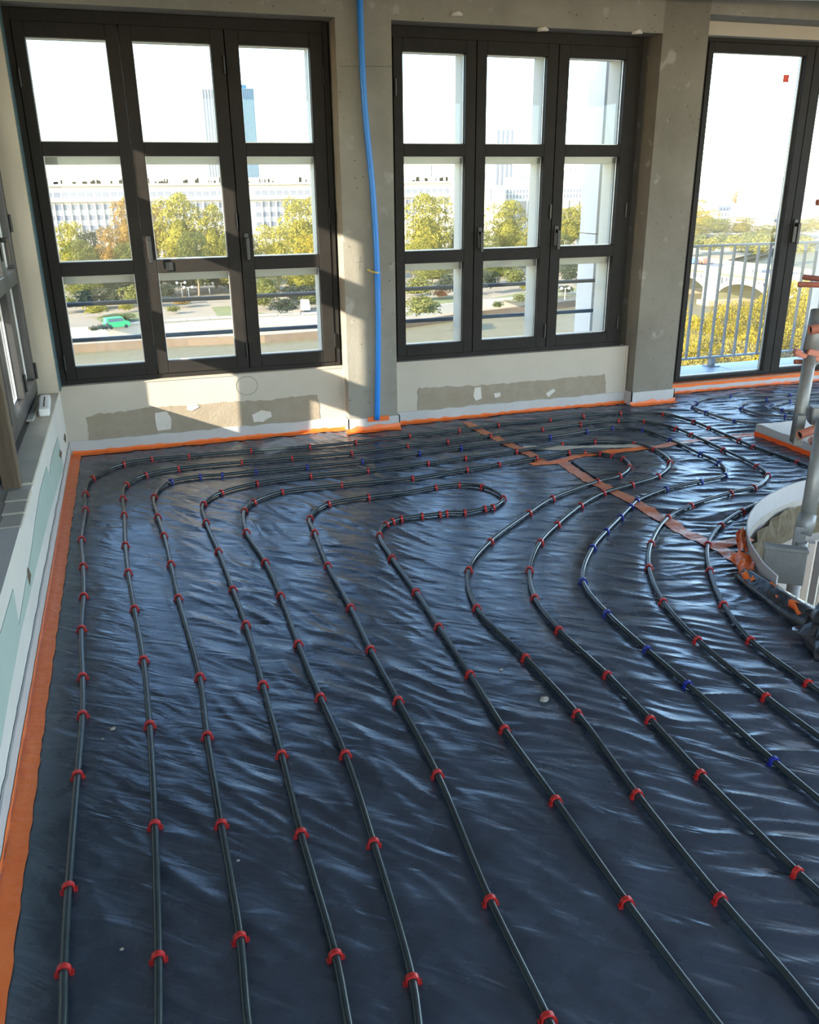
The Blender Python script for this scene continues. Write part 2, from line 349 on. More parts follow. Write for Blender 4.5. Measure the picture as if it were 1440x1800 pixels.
for i, pp in enumerate(([(272, 726), (293, 723), (301, 735), (300, 754), (277, 757), (273, 742)], [(443, 729), (460, 721), (476, 724), (478, 732), (462, 741), (446, 742)], [(329, 713), (345, 710), (351, 715), (338, 722), (329, 720)],
                        [(834, 682), (845, 680), (847, 700), (836, 704), (832, 696)], [(868, 692), (879, 690), (880, 696), (870, 700)], [(959, 691), (972, 683), (976, 687), (964, 698)])):
    patch('filler_dab', pp, m_dab, Y=YP-.0025, t=.004, parent=wfo, jag=.002, seed=10+i)
ce = wy(434, 678, YP); MB().tube([(ce.x+.075*math.cos(a), YP-.001, ce.z+.065*math.sin(a)) for a in np.linspace(0, 6.28, 40)], .0012, 4).build('pencil_circle', m_pencil, wfo)
def stroke(p, q, Y, par, r=.0012):
    a, b = wy(*p, Y), wy(*q, Y); MB().tube([a-Vector((0, .0005, 0)), b-Vector((0, .0005, 0))], r, 4).build('pencil_mark', m_pencil, par)
stroke((633, 450), (632, 474), YC, c1); stroke((625, 462), (639, 459), YC, c1)
for p, q in (((641, 687), (644, 690)), ((644, 690), (648, 684)), ((649, 690), (653, 685)), ((646, 707), (653, 706)), ((650, 706), (650, 712))): stroke(p, q, YC, c1)
stroke((596, 116), (690, 117), YC, c1, .0016)
for i, (px, py) in enumerate(((800, 25), (1118, 57), (952, 52))): 
    w = wy(px, py, YC); MB().tube([w+Vector((-.03, 0, -.004)), w+Vector((.02, -.01, .004)), w+Vector((.05, 0, -.002))], [.012, .016, .006], 6).build('mortar_blob', m_dab, c2 if px > 900 else c1, smooth=True)
# green board, holes on the left wall
def lpatch(name, pix, mat, t=.003, X=XL):
    P = [wx(px, py, X) for px, py in pix]; n = len(P)
    o = MB().add([(X+t, p.y, p.z) for p in P]+[(X-.001, p.y, p.z) for p in P], [list(range(n)), list(range(n, 2*n))[::-1]]+[[i, (i+1) % n, n+(i+1) % n, n+i] for i in range(n)]).build(name, mat, wl); return o
gp = [wx(*q, XL) for q in ((101, 768), (110, 818), (86, 900), (52, 1015), (22, 1180), (2, 1290))]
lpatch('bare_green_board', [(101, 768), (111, 820), (86, 905), (62, 1000), (36, 1110), (14, 1225), (0, 1310), (-60, 1560), (-60, 1250), (0, 1112), (22, 1035), (32, 1100), (37, 1070), (55, 962), (62, 910), (69, 866), (81, 820), (87, 835), (88, 815), (94, 790)], m_green)
for pp in ([(104, 790), (108, 795), (107, 806), (103, 802)], [(48, 998), (53, 1010), (51, 1030), (47, 1015)], [(113, 762), (115, 768), (115, 778), (112, 772)]): lpatch('wall_hole', pp, m_wood, .004)

# ---------------------------------------------------------------- windows
def ring(mb, u0, u1, z0, z1, wl_, wr, wb, wt, d0, d1, fn):
    mb.box(u0, u0+wl_, d0, d1, z0, z1, fn); mb.box(u1-wr, u1, d0, d1, z0, z1, fn)
    mb.box(u0+wl_, u1-wr, d0, d1, z0, z0+wb, fn); mb.box(u0+wl_, u1-wr, d0, d1, z1-wt, z1, fn)
ROWS = ((.585, 1.165), (1.25, 1.875), (1.955, 2.515))
def casement(root, u0, u1, g0, g1, fn, handle=None, hinges=(), latch=None):
    """one leaf: bars with three glass openings; handle side -1/1"""
    z0, z1 = .505, 2.595; d0, d1 = -.008, .065
    s = MB(); s.box(u0, g0, d0, d1, z0, z1, fn); s.box(g1, u1, d0, d1, z0, z1, fn)
    zz = [z0]+[q for r in ROWS for q in r]+[z1]
    for i in range(0, 8, 2): s.box(g0, g1, d0, d1, zz[i], zz[i+1], fn)
    so2 = s.build('sash', m_satin if 'window_3' in root.name else m_black, root, bevel=.004)
    sp = MB()
    for a, b in ROWS: ring(sp, g0-.002, g1+.002, a-.002, b+.002, .006, .006, .010, .006, .034, .044, fn)
    sp.build('glazing_spacer', m_spacer, so2)
    for a, b in ROWS: MB().box(g0-.004, g1+.004, .046, .050, a-.004, b+.004, fn).build('pane', m_glass, so2)
    if handle:
        u, z = handle
        h = MB(); h.box(u-.016, u+.016, -.018, d0, z-.075, z+.075, fn)
        h.box(u-.011, u+.011, -.058, -.018, z+.02, z+.045, fn); h.box(u-.012, u+.012, -.064, -.046, z-.10, z+.045, fn)
        h.build('handle', m_blackp, so2, bevel=.005)
    for u, z in hinges: 
        MB().tube([fn(u, -.014, z-.05), fn(u, -.014, z+.05)], .008, 8).build('hinge', m_blackp, so2)
    if latch: MB().box(latch[0]-.025, latch[0]+.025, -.016, d0, latch[1]-.028, latch[1]+.028, fn).build('latch_plate', m_blackp, so2, bevel=.003)
    return so2
def big_window(name, U0, U1, fn, gl, joints, label, handles, hinges, latch=None):
    root = empty(name, fn(U0, 0, .47))
    tag(root, label, 'window', kind='structure')
    inv = Matrix.Translation(-Vector(root.location)); 
    f = MB(); ring(f, U0, U1, .472, 2.662, .035, .035, .033, .067, .0, .09, fn); f.build('frame', m_black, root, bevel=.003)
    edges = [U0+.035]+list(joints)+[U1-.035]
    for i in range(3):
        casement(root, edges[i]+.003, edges[i+1]-.003, gl[i][0], gl[i][1], fn, handles[i], hinges[i], latch if i == 1 else None)
    # outer stone-coloured frame grid, behind the sashes
    g = MB(); D0, D1 = .10, .27
    xs = [(U0-.02, gl[0][0]-.02), (gl[0][1]+.025, gl[1][0]-.025), (gl[1][1]+.025, gl[2][0]-.025), (gl[2][1]+.02, U1+.02)]
    for a, b in xs: g.box(a, b, D0, D1, .44, 2.70, fn)
    for z0, z1 in ((1.832, 1.955), (1.108, 1.21), (2.535, 2.70), (.44, .53)):
        for i in range(3): g.box(xs[i][1], xs[i+1][0], D0, D1, z0, z1, fn)
    g.build('outer_frame', m_cream, root, bevel=.004)
    for ch in root.children: ch.matrix_parent_inverse = inv
    return root
fF = lambda u, d, z: (u, YW+d, z)
big_window('window_1', -.498, 1.405, fF, [(-.395, .05), (.20, .662), (.835, 1.282)], (.125, .748), 'black three leaf window with nine panes, left of the concrete pier',
           [None, (.163, 1.33), (.79, 1.33)], [[(-.455, .62), (-.455, 2.3)], [(.735, 1.48), (.735, .63), (.735, 2.4)], [(1.365, .66), (1.365, 1.5), (1.365, 2.35)]], (.275, 1.208))
big_window('window_2', 1.80, 3.72, fF, [(1.905, 2.355), (2.51, 2.965), (3.135, 3.59)], (2.432, 3.05), 'black three leaf window with nine panes between the two concrete piers',
           [None, (2.475, 1.33), (3.092, 1.33)], [[(1.85, 2.3)], [(3.035, 1.5), (3.035, .63)], [(3.672, 1.5), (3.672, .66)]])
fL = lambda u, d, z: (-.63-d, 5.775-u, z)
big_window('window_3', 0, 1.93, fL, [(.115, .56), (.70, 1.17), (1.33, 1.80)], (.62, 1.25), 'black window in the left wall seen almost edge on, with lever handle',
           [None, (.665, 1.40), (1.29, 1.40)], [[(.04, .62), (.04, 1.5)], [(.635, .66)], []])
w4 = empty('window_4', (-.68, 3.2, .46)); tag(w4, 'black window just behind the brown post, closed by added panels', 'window', kind='structure'); iv4 = Matrix.Translation(-w4.location)
f = MB(); ring(f, 0, 2.0, .463, 2.66, .05, .05, .05, .05, 0, .04, lambda u, d, z: (-.655-d, 3.80-u, z)); o = f.build('frame', m_satin, w4, bevel=.003); o.matrix_parent_inverse = iv4
for i in range(3):
    o = MB().box(-.69, -.665, 1.86+.63*i, 2.48+.63*i, .515, 2.61).build('blanking_panel', m_blackp, w4, bevel=.004); o.matrix_parent_inverse = iv4  # added panels replace the panes to keep sun off the floor
sill = tag(MB().box(-.62, XL+.004, 3.88, 5.78, .445, .462).build('window_sill', m_sill, bevel=.003), 'pale dusty sill under the left window', 'sill', kind='structure')
post = MB().box(-.62, -.548, 3.805, 3.878, .462, 2.675).build('wooden_post', m_wood, bevel=.004)
tag(post, 'rough brown post standing on the sill at the left edge', 'post')
for i in range(3):
    y = 3.79-.15*i; b = MB().box(-.60+.004*i, XL+.006, y-.14, y, .44, .462-.004*i).build('sill_block', m_sill, wl, bevel=.006)

# balcony door
dr = empty('door_1', (4.36, 6.1, .09)); tag(dr, 'tall black glazed balcony door right of the concrete pier', 'door', kind='structure')
fD = lambda u, d, z: (u, 6.1+d, z)
f = MB(); ring(f, 4.355, 6.42, .085, 2.712, .02, .03, .016, .03, 0, .10, fD); f.build('frame', m_black, dr, bevel=.003)
def leaf(u0, u1, g0, g1, z0, z1, gz0, gz1, hd):
    s = MB(); s.box(u0, g0, -.008, .07, z0, z1, fD); s.box(g1, u1, -.008, .07, z0, z1, fD); s.box(g0, g1, -.008, .07, z0, gz0, fD); s.box(g0, g1, -.008, .07, gz1, z1, fD)
    so2 = s.build('door_leaf', m_black, dr, bevel=.004)
    sp = MB(); ring(sp, g0-.002, g1+.002, gz0-.002, gz1+.002, .006, .012, .01, .006, .036, .05, fD); sp.build('glazing_spacer', m_spacer, so2)
    MB().box(g0-.004, g1+.004, .052, .057, gz0-.004, gz1+.004, fD).build('pane', m_glass, so2)
    if hd:
        h = MB(); h.box(hd-.018, hd+.018, -.02, -.008, 1.21, 1.40, fD); h.box(hd-.012, hd+.012, -.06, -.02, 1.34, 1.37, fD); h.box(hd-.014, hd+.014, -.07, -.05, 1.20, 1.37, fD)
        h.build('handle', m_blackp, so2, bevel=.005)
    return so2
l1 = leaf(4.378, 5.362, 4.425, 5.285, .104, 2.68, .127, 2.612, None); l2 = leaf(5.368, 6.385, 5.46, 6.31, .104, 2.68, .135, 2.612, 5.405)
w = wy(1382, 138, 6.15); MB().box(w.x-.027, w.x+.027, 6.149, 6.151, w.z-.027, w.z+.027).build('red_sticker', m_sticker, l1)
for ch in dr.children: ch.matrix_parent_inverse = Matrix.Translation(-Vector(dr.location))

# ---------------------------------------------------------------- outside, close by
for nm, x0, x1, lab in (('guard_rail', -.62, 1.52, 'left window'), ('guard_rail', 1.72, 3.74, 'window between the piers')):
    g = empty(nm, ((x0+x1)/2, 6.36, .69)); tag(g, 'dark two bar safety rail outside the '+lab, 'railing', 'window guard rails')
    for z in (.945, .70):
        o = MB().tube([(x0, 6.36, z), (x1, 6.36, z)], .0155, 10).build('rail', m_rail, g, smooth=True); o.matrix_parent_inverse = Matrix.Translation(-g.location)
    for x in (x0, x1):
        o = MB().box(x-.03, x+.03, 6.18, 6.38, .66, .985).build('rail_bracket', m_rail, g, bevel=.004); o.matrix_parent_inverse = Matrix.Translation(-g.location)
tag(MB().box(3.90, 4.25, 6.76, 7.04, -2, 1.285).box(3.90, 4.25, 6.76, 7.04, 1.293, 4).build('facade_pier', m_outc), 'tall pale stone pier outside the window next to the balcony', 'pier', kind='structure')
tag(MB().box(6.85, 7.6, 6.97, 7.36, -2, 4).build('facade_pier', m_outc), 'tall white pier at the right end of the balcony', 'pier', kind='structure')
tag(MB().box(-1.4, -1.0, 3.4, 4.45, -2, 4).build('facade_pier', m_outc), 'unseen pier added outside the left window to block sun', 'pier', kind='structure')  # added pier, out of view, keeps sun from the nearest leaf
tag(MB().box(-1.35, -1.0, 5.42, 6.5, -2, 4).build('facade_pier', m_outc), 'unseen corner pier added outside the left window to trim the sun', 'pier', kind='structure')  # added out of view to set where the sun patch begins
tag(MB().box(-1.5, -.80, 2.6, 6.5, 2.60, 3.1).build('added_lintel', m_outc), 'unseen lintel added over the left window to cut high sun', 'trim', kind='structure')  # added overhang, out of view, lowers the top of the sun bands
bal = MB().box(4.25, 7.4, 6.35, 7.06, -.25, -.012).build('balcony_slab', m_outc); tag(bal, 'concrete balcony slab outside the glazed door', 'balcony', kind='structure')
for i in range(5):
    for j in range(2): MB().box(4.26+i*.6, 4.852+i*.6, 6.36+j*.345, 6.70+j*.345, -.012, .004).build('balcony_tile', m_tile, bal, bevel=.003)
br = empty('balcony_railing', (5.4, 6.95, 0)); tag(br, 'grey steel balcony railing with thin upright bars', 'railing')
YR = 6.95; inv = Matrix.Translation(-br.location)
for z, h in ((1.135, .022), (.085, .018)):
    o = MB().box(4.3, 6.84, YR-.02, YR+.02, z, z+h).build('rail', m_rail2, br, bevel=.003); o.matrix_parent_inverse = inv
for i in range(18):
    x = 4.40+i*.1385; o = MB().box(x-.009, x+.009, YR-.012, YR+.012, .09, 1.14).build('baluster', m_rail2, br); o.matrix_parent_inverse = inv
for x in (5.385, 6.74):
    o = MB().box(x-.012, x+.03, YR-.03, YR+.03, 0, .09).box(x-.05, x+.07, YR-.06, YR+.06, 0, .012).build('rail_foot', m_rail2, br); o.matrix_parent_inverse = inv

# ---------------------------------------------------------------- lines of the heating pipes, traced on the floor plane
PR = .0102; PZ = .0185
PIX = {
1: [(104, 1880), (110, 1795), (112, 1705, 1), (120, 1560, 1), (136, 1362, 1), (145, 1256, 1), (145, 1189, 1), (143, 1105, 1), (147, 1047, 1), (146, 994, 1), (143, 947, 1), (150, 895, 1), (150, 867, 1), (162, 840, 1), (217, 815, 1), (267, 807, 1), (332, 801, 1), (442, 792, 1), (545, 785, 1), (625, 777, 1), (720, 766, 1), (807, 756, 1), (876, 747, 1), (967, 738, 1), (1025, 731, 1), (1091, 726, 1), (1166, 728, 1), (1220, 741, 1), (1247, 752, 1), (1300, 774, 1), (1325, 785, 1), (1402, 812, 1), (1440, 828), (1461, 843), (1458, 855), (1438, 861), (1402, 866, -1), (1348, 880, 1), (1305, 898, 1), (1268, 923, 1), (1245, 956, 1), (1248, 1002, 1), (1272, 1062, 1), (1320, 1125, 1), (1421, 1201, 1), (1480, 1245), (1560, 1305)],
2: [(279, 1880), (278, 1797), (278, 1683, 1), (272, 1450, 1), (263, 1274, 1), (252, 1159, 1), (236, 1069, 1), (225, 1005, 1), (220, 957, 1), (218, 904, 1), (216, 875, 1), (222, 851, 1), (256, 834, 1), (314, 823, 1), (425, 812, 1), (514, 805, 1), (618, 796, 1), (716, 784, 1), (787, 776, 1), (862, 766, 1), (953, 755, 1), (1020, 746, 1), (1087, 740, 1), (1133, 741, 1), (1189, 753, 1), (1216, 764, 1), (1272, 790, 1), (1331, 819, 1), (1350, 835, 1), (1326, 856, -1), (1285, 866, 1), (1215, 888, 1), (1175, 909, 1), (1145, 954, 1), (1141, 997, 1), (1166, 1057, 1), (1227, 1125, 1), (1347, 1225, 1), (1437, 1292), (1560, 1385)],
3: [(450, 1880), (435, 1795), (422, 1649, 1), (389, 1449, 1), (364, 1293, 1), (351, 1189, 1), (313, 1050, 1), (300, 990, 1), (288, 940, 1), (277, 907, 1), (271, 872, 1), (300, 846, 2), (352, 837, 2), (391, 834, 2), (450, 828, 2), (540, 820, 2), (637, 810, 2), (737, 797, 2), (810, 786, 2), (967, 768, 2), (1031, 758, 2), (1077, 752, 2), (1130, 756, 2), (1179, 773, 2), (1232, 798, 2), (1265, 813, 2), (1275, 835, 2), (1232, 846, -2), (1171, 859, 2), (1120, 880, 2), (1109, 890, 2), (1091, 908, 2), (1066, 933, 2), (1042, 962, 2), (1025, 1021, 2), (1068, 1078, 2), (1138, 1142, 2), (1209, 1203, 2), (1361, 1338, 2), (1440, 1405), (1560, 1500)],
4: [(628, 1880), (612, 1797), (590, 1680, 1), (529, 1465, 1), (495, 1326, 1), (462, 1203, 1), (432, 1097, 1), (409, 1035, 1), (384, 968, 1), (362, 917, 1), (358, 885, 1), (389, 865, 1), (452, 849, 1), (546, 836, 1), (647, 827, 1), (752, 814, 1), (818, 805, 1), (907, 793, 1), (988, 781, 1), (1046, 776, 1), (1115, 780, 1), (1150, 790, 1), (1178, 812, 1), (1157, 836, -1), (1111, 851, 1), (1061, 866, 1), (1021, 888, 1), (980, 921, 1), (950, 952, 1), (931, 1001, 1), (940, 1050, 1), (983, 1107, 1), (1068, 1186, 1), (1144, 1265, 1), (1232, 1361, 1), (1402, 1533, 1), (1440, 1568), (1560, 1680)],
5: [(745, 1880), (736, 1800), (725, 1722, 1), (657, 1482, 1), (607, 1326, 1), (563, 1225, 1), (524, 1131, 1), (493, 1046, 1), (466, 987, 1), (433, 934, 1), (430, 897, 1), (446, 882, 1), (496, 864, 1), (601, 852, 1), (725, 840, 1), (821, 825, 1), (877, 816, 1), (943, 805, 1), (1000, 796, 1), (1029, 795, 1), (1056, 797, 1), (1077, 801, 1), (1096, 806, 1), (1107, 820, 1), (1089, 836, -1), (1051, 846, 1), (971, 875, 1), (930, 901, 1), (862, 951, 1), (824, 1001, 1), (838, 1068, 1), (924, 1156, 1), (1015, 1254, 1), (1120, 1396, 1), (1266, 1579, 1), (1390, 1722), (1440, 1785), (1520, 1880)],
6: [(1003, 1880), (963, 1790, 1), (862, 1583, 1), (769, 1361, 1), (700, 1231, 1), (651, 1141, 1), (616, 1067, 1), (576, 993, 1), (553, 935, 1), (545, 910, 1), (577, 885, 1), (648, 873, 1), (720, 864), (766, 856, 1), (808, 852, 1), (848, 855, 1), (885, 875, 1), (866, 891, -1), (852, 893, 1), (817, 900, 1), (786, 901, 1), (773, 903, 1), (742, 906, 1), (705, 911, 1), (690, 916, 1), (678, 921, 1), (667, 940, 1), (689, 980, 1), (731, 1040, 1), (771, 1101, 1), (826, 1185, 1), (887, 1282, 1), (977, 1407, 1), (1102, 1586, 1), (1190, 1705), (1260, 1797), (1330, 1885)],
7: [(1560, 764), (1440, 752), (1330, 744), (1292, 740, 2), (1242, 725, 2), (1219, 715, 2), (1223, 708, 2), (1240, 700), (1284, 696, 2), (1388, 694, 2), (1440, 690), (1560, 682)],
8: [(1560, 738), (1440, 735), (1421, 734), (1397, 733), (1380, 732, 2), (1337, 728), (1305, 718, 2), (1302, 714), (1310, 708), (1347, 703, 2), (1406, 699, 2), (1440, 697), (1560, 690)],
9: [(1560, 727), (1440, 724), (1412, 724), (1376, 721, 2), (1358, 713, 2), (1370, 709), (1388, 706, 2), (1440, 702), (1560, 697)],
}
PATHS = {}; STOPS = {}
for k, seq in PIX.items():
    STOPS[k] = [Vector((g.x, g.y, 0)) for g in (fl(q[0], q[1], PZ) for q in seq)]
    PATHS[k] = [Vector((p.x, p.y, PZ)) for p in spline([STOPS[k][0]+(STOPS[k][0]-STOPS[k][1]).normalized()*.9]+STOPS[k]+[STOPS[k][-1]+(STOPS[k][-1]-STOPS[k][-2]).normalized()*.5], .03)]

# ---------------------------------------------------------------- black plastic sheets
XS0, XS1 = 2.36, 2.56; YS = 4.69
def seam_x(y): return XS0+(2.43-XS0)*(5.75-y)/1.1 if y > YS else 2.53+.02*(4.65-y)
gs = .0085; nx = int((6.6+.50)/gs); ny = int((6.06+.5)/gs)
xs = np.linspace(-.497, -.497+gs*nx, nx+1); ys = np.linspace(-.5, -.5+gs*ny, ny+1)
GX, GY = np.meshgrid(xs, ys); GH = hfun(GX, GY)
# the clipped pipes pin the film down along their runs
D2 = np.full(GX.shape, 1.)
for P in PATHS.values():
    for p in P:
        i0 = int((p.x-xs[0])/gs); j0 = int((p.y-ys[0])/gs)
        if -6 < i0 < nx+6 and -6 < j0 < ny+6:
            sl_ = np.s_[max(0, j0-9):max(0, j0+10), max(0, i0-9):max(0, i0+10)]
            D2[sl_] = np.minimum(D2[sl_], (GX[sl_]-p.x)**2+(GY[sl_]-p.y)**2)
pin = np.exp(-D2/.035**2); GH = GH*(1-pin)+pin*np.minimum(GH, .0035+.25*np.maximum(GH-.0035, 0))
fx = (GX[:-1, :-1]+GX[1:, 1:])/2; fy = (GY[:-1, :-1]+GY[1:, 1:])/2
dist = np.hypot(fx-VC[0], fy-VC[1])
ok = (dist > VR+.012) & ~((fx > VX0) & (fx < 5.4) & (fy > VY0) & (fy < VY1)) & ((fy < YP-.01) | (fx > 4.15)) & ~((fx > 1.42) & (fx < 1.785) & (fy > YC-.01)) & ~((fx > 3.775) & (fx < 4.15) & (fy > YC-.01)) & (fy < 6.03)
sx = np.where(fy > YS, XS0+.07*(5.75-fy)/1.1, 2.53+.02*(4.65-fy))
regs = [(ok & (fx <= sx), 'large wrinkled black plastic sheet covering the left and front of the floor'),
        (ok & (fx > sx) & (fy > YS), 'black plastic sheet along the windows, beyond the cross seam'),
        (ok & (fx > sx) & (fy <= YS), 'heavily wrinkled black plastic sheet around the round stair opening')]
for msk, lab in regs:
    idx = np.argwhere(msk); a = idx[:, 0]*(nx+1)+idx[:, 1]
    faces = np.stack([a, a+1, a+nx+2, a+nx+1], 1); used, inv_ = np.unique(faces, return_inverse=True)
    V = np.stack([GX.ravel()[used], GY.ravel()[used], GH.ravel()[used]], 1)
    me = bpy.data.meshes.new('plastic_sheet'); nf = len(faces)
    me.vertices.add(len(V)); me.vertices.foreach_set('co', V.ravel()); me.loops.add(nf*4); me.loops.foreach_set('vertex_index', inv_.ravel().astype(np.int32))
    me.polygons.add(nf); me.polygons.foreach_set('loop_start', np.arange(nf, dtype=np.int32)*4)
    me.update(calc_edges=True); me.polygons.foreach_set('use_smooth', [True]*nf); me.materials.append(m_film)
    o = bpy.data.objects.new('plastic_sheet', me); COL.objects.link(o); tag(o, lab, 'plastic sheet', 'plastic sheets on the floor')

# ---------------------------------------------------------------- tapes and edge strips
def ribbon(name, pts, w, mat, lab, cat, group, seed=0, lift=.0022, rag=.006, sag=None):
    P = spline([(x, y, 0) for x, y in pts], .025); rnd = random.Random(seed); vs = []; n = 5
    wob = 0
    for i, p in enumerate(P):
        t = (P[min(i+1, len(P)-1)]-P[max(i-1, 0)]).normalized(); q = Vector((-t.y, t.x, 0)); wob = wob*.8+rnd.uniform(-rag, rag)
        ww = w*(1+rnd.uniform(-.04, .04))
        for j in range(n):
            s = p+q*(ww*(j/(n-1)-.5)+wob); vs.append((s.x, s.y, hf(s.x, s.y)+lift+rnd.uniform(0, .0016)))
    fs = [(i*n+j, i*n+j+1, (i+1)*n+j+1, (i+1)*n+j) for i in range(len(P)-1) for j in range(n-1)]
    o = MB().add(vs, fs).build(name, mat, smooth=True); return tag(o, lab, cat, group)
TG = 'orange tape strips'
ribbon('seam_tape', [fl(*q)[:2] for q in ((820, 745), (858, 765), (900, 785), (930, 800), (962, 817))], .075, m_seam, 'orange seam tape running from the front wall to the cross seam', 'tape', TG, 1)
ribbon('seam_tape', [fl(*q)[:2] for q in ((935, 820), (985, 812), (1050, 800), (1150, 790))], .065, m_tape, 'bright orange tape beside the bare sliver on the cross seam', 'tape', TG, 2)
ribbon('seam_tape', [fl(*q)[:2] for q in ((1140, 791), (1190, 783), (1240, 775), (1290, 769), (1330, 765))], .06, m_seam, 'orange cross seam tape ending at the square floor opening', 'tape', TG, 3)
ribbon('seam_tape', [fl(*q)[:2] for q in ((985, 812), (1030, 843), (1100, 880), (1160, 914), (1205, 940), (1255, 965), (1290, 985), (1328, 1004))], .08, m_seam, 'long orange seam tape running to the round stair opening', 'tape', TG, 4)
ribbon('seam_tape', [fl(*q)[:2] for q in ((1252, 964), (1288, 956), (1319, 949))], .07, m_seam, 'short orange tape branching off to the rim of the round opening', 'tape', TG, 5)
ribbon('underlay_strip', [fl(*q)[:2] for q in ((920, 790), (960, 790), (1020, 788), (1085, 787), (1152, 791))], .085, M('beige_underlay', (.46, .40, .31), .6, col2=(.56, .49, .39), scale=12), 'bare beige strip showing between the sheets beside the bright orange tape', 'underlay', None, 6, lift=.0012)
rod = [fl(px, py, .012) for px, py in ((1005, 811), (1022, 823), (1049, 841))]
tag(MB().tube(spline(rod, .05), .006, 8).build('black_rod', m_blackp, smooth=True), 'thin black rod lying inside the tight red-clipped bend', 'rod')
# skirting strips: upright foam + orange tape folded onto the floor
def upright(pts, h, lab, th=.007, z0=.0, mat=None, name='edge_strip', wave=.006, seed=0):
    P = spline([(x, y, 0) for x, y in pts], .06); rnd = random.Random(seed); mb = MB(); vs = []; k = 0
    for i, p in enumerate(P):
        t = (P[min(i+1, len(P)-1)]-P[max(i-1, 0)]).normalized(); q = Vector((-t.y, t.x, 0)); hh = h+rnd.uniform(-wave, wave)
        for s in (-.5, .5):
            vs.append((p.x+q.x*th*s, p.y+q.y*th*s, z0)); vs.append((p.x+q.x*th*s, p.y+q.y*th*s, hh))
    fs = []
    for i in range(len(P)-1):
        a = i*4; b = a+4; fs += [(a, a+1, b+1, b), (a+2, b+2, b+3, a+3), (a+1, a+3, b+3, b+1), (a, b, b+2, a+2)]
    e = (len(P)-1)*4; fs += [(0, 2, 3, 1), (e, e+1, e+3, e+2)]
    return tag(mb.add(vs, fs).build(name, mat or m_strip), lab, 'edge strip' if name == 'edge_strip' else 'tape', 'white edge insulation strips' if name == 'edge_strip' else TG)
def skirt_tape(pts, side, lab, zt=.03, w=.05, seed=0, off=.008, rag=.006):
    """L section: zt up the strip, w out on the floor; side = left(+1)/right(-1) of the direction"""
    P = spline([(x, y, 0) for x, y in pts], .04); rnd = random.Random(seed); vs = []
    for i, p in enumerate(P):
        t = (P[min(i+1, len(P)-1)]-P[max(i-1, 0)]).normalized(); q = Vector((-t.y, t.x, 0))*side
        zz = zt+rnd.uniform(-rag, rag); ww = w+rnd.uniform(-rag, rag)
        for d, z in ((off, zz), (off+.002+rnd.uniform(0, .003), zz*.5), (off+.010, .012+rnd.uniform(0, .004)), (off+.5*ww, None), (off+ww, None)):
            s = p+q*d; vs.append((s.x, s.y, z if z is not None else hf(s.x, s.y)+.003+rnd.uniform(0, .002)))
    n = 5; fs = [(i*n+j, i*n+j+1, (i+1)*n+j+1, (i+1)*n+j) for i in range(len(P)-1) for j in range(n-1)]
    return tag(MB().add(vs, fs).build('skirting_tape', m_tape, smooth=True), lab, 'tape', TG)
upright([(XL+.006, -1.1), (XL+.006, 5.88)], .085, 'white edge strip along the foot of the left wall')
skirt_tape([(XL+.004, .2), (XL+.004, 5.87)], -1, 'orange tape at the foot of the left wall', .022, .06, 1, rag=.003)
upright([(-.50, YP-.006), (1.41, YP-.006)], .098, 'white edge strip under the left of the two front windows')
skirt_tape([(-.49, YP-.004), (1.41, YP-.004)], -1, 'orange tape at the foot of the wall under the left front window', .032, .05, 2)
s = tag(MB().box(1.405, 1.80, YC-.014, YC-.006, 0, .105).box(1.405, 1.413, YC-.014, YP-.01, 0, .105).box(1.792, 1.80, YC-.014, YP-.01, 0, .105).build('edge_strip', m_strip), 'white edge strip wrapped around the pier with blue conduit', 'edge strip', 'white edge insulation strips')
skirt_tape([(1.385, YC-.012), (1.80, YC-.012)], -1, 'crumpled orange tape at the foot of the conduit pier', .045, .06, 3, rag=.012)
a, b = wy(648, 741, YC), wy(681, 740, YC)
tag(MB().box(a.x-.01, b.x+.01, YC-.0185, YC-.0145, .075, .112).build('tape_patch', m_tape, bevel=.001), 'orange tape patch holding the strip behind the blue conduit', 'tape', TG)
upright([(1.79, YP-.006), (3.76, YP-.006)], .098, 'white edge strip under the window between the piers', seed=3)
skirt_tape([(1.82, YP-.004), (3.77, YP-.004)], -1, 'orange tape at the foot of the wall under the window between piers', .03, .045, 4)
tag(MB().box(3.762, 4.165, YC-.014, YC-.006, 0, .115).box(3.762, 3.77, YC-.014, YP-.01, 0, .115).box(4.157, 4.165, YC-.014, 6.03, 0, .115).build('edge_strip', m_strip), 'white edge strip around the pier beside the balcony door', 'edge strip', 'white edge insulation strips')
skirt_tape([(3.75, YC-.012), (4.17, YC-.012)], -1, 'orange tape at the foot of the pier beside the balcony door', .04, .05, 5, rag=.01)
tag(MB().box(4.165, 8, 6.030, 6.038, 0, .082).build('edge_strip', m_strip), 'white edge strip under the balcony door', 'edge strip', 'white edge insulation strips')
skirt_tape([(4.17, 6.033), (7.5, 6.033)], -1, 'lower orange tape on the floor before the balcony door', .028, .05, 6)
P = [(4.17+.08*i, random.Random(i).uniform(-.004, .004)) for i in range(42)]
up = MB(); vs = []
for x, d in P: vs += [(x, 6.027, .058+d), (x, 6.026, .082), (x, 6.09, .088)]
tag(up.add(vs, [(i*3+j, i*3+j+1, (i+1)*3+j+1, (i+1)*3+j) for i in range(41) for j in range(2)]).build('skirting_tape', m_tape), 'upper orange tape directly under the balcony door frame', 'tape', TG)
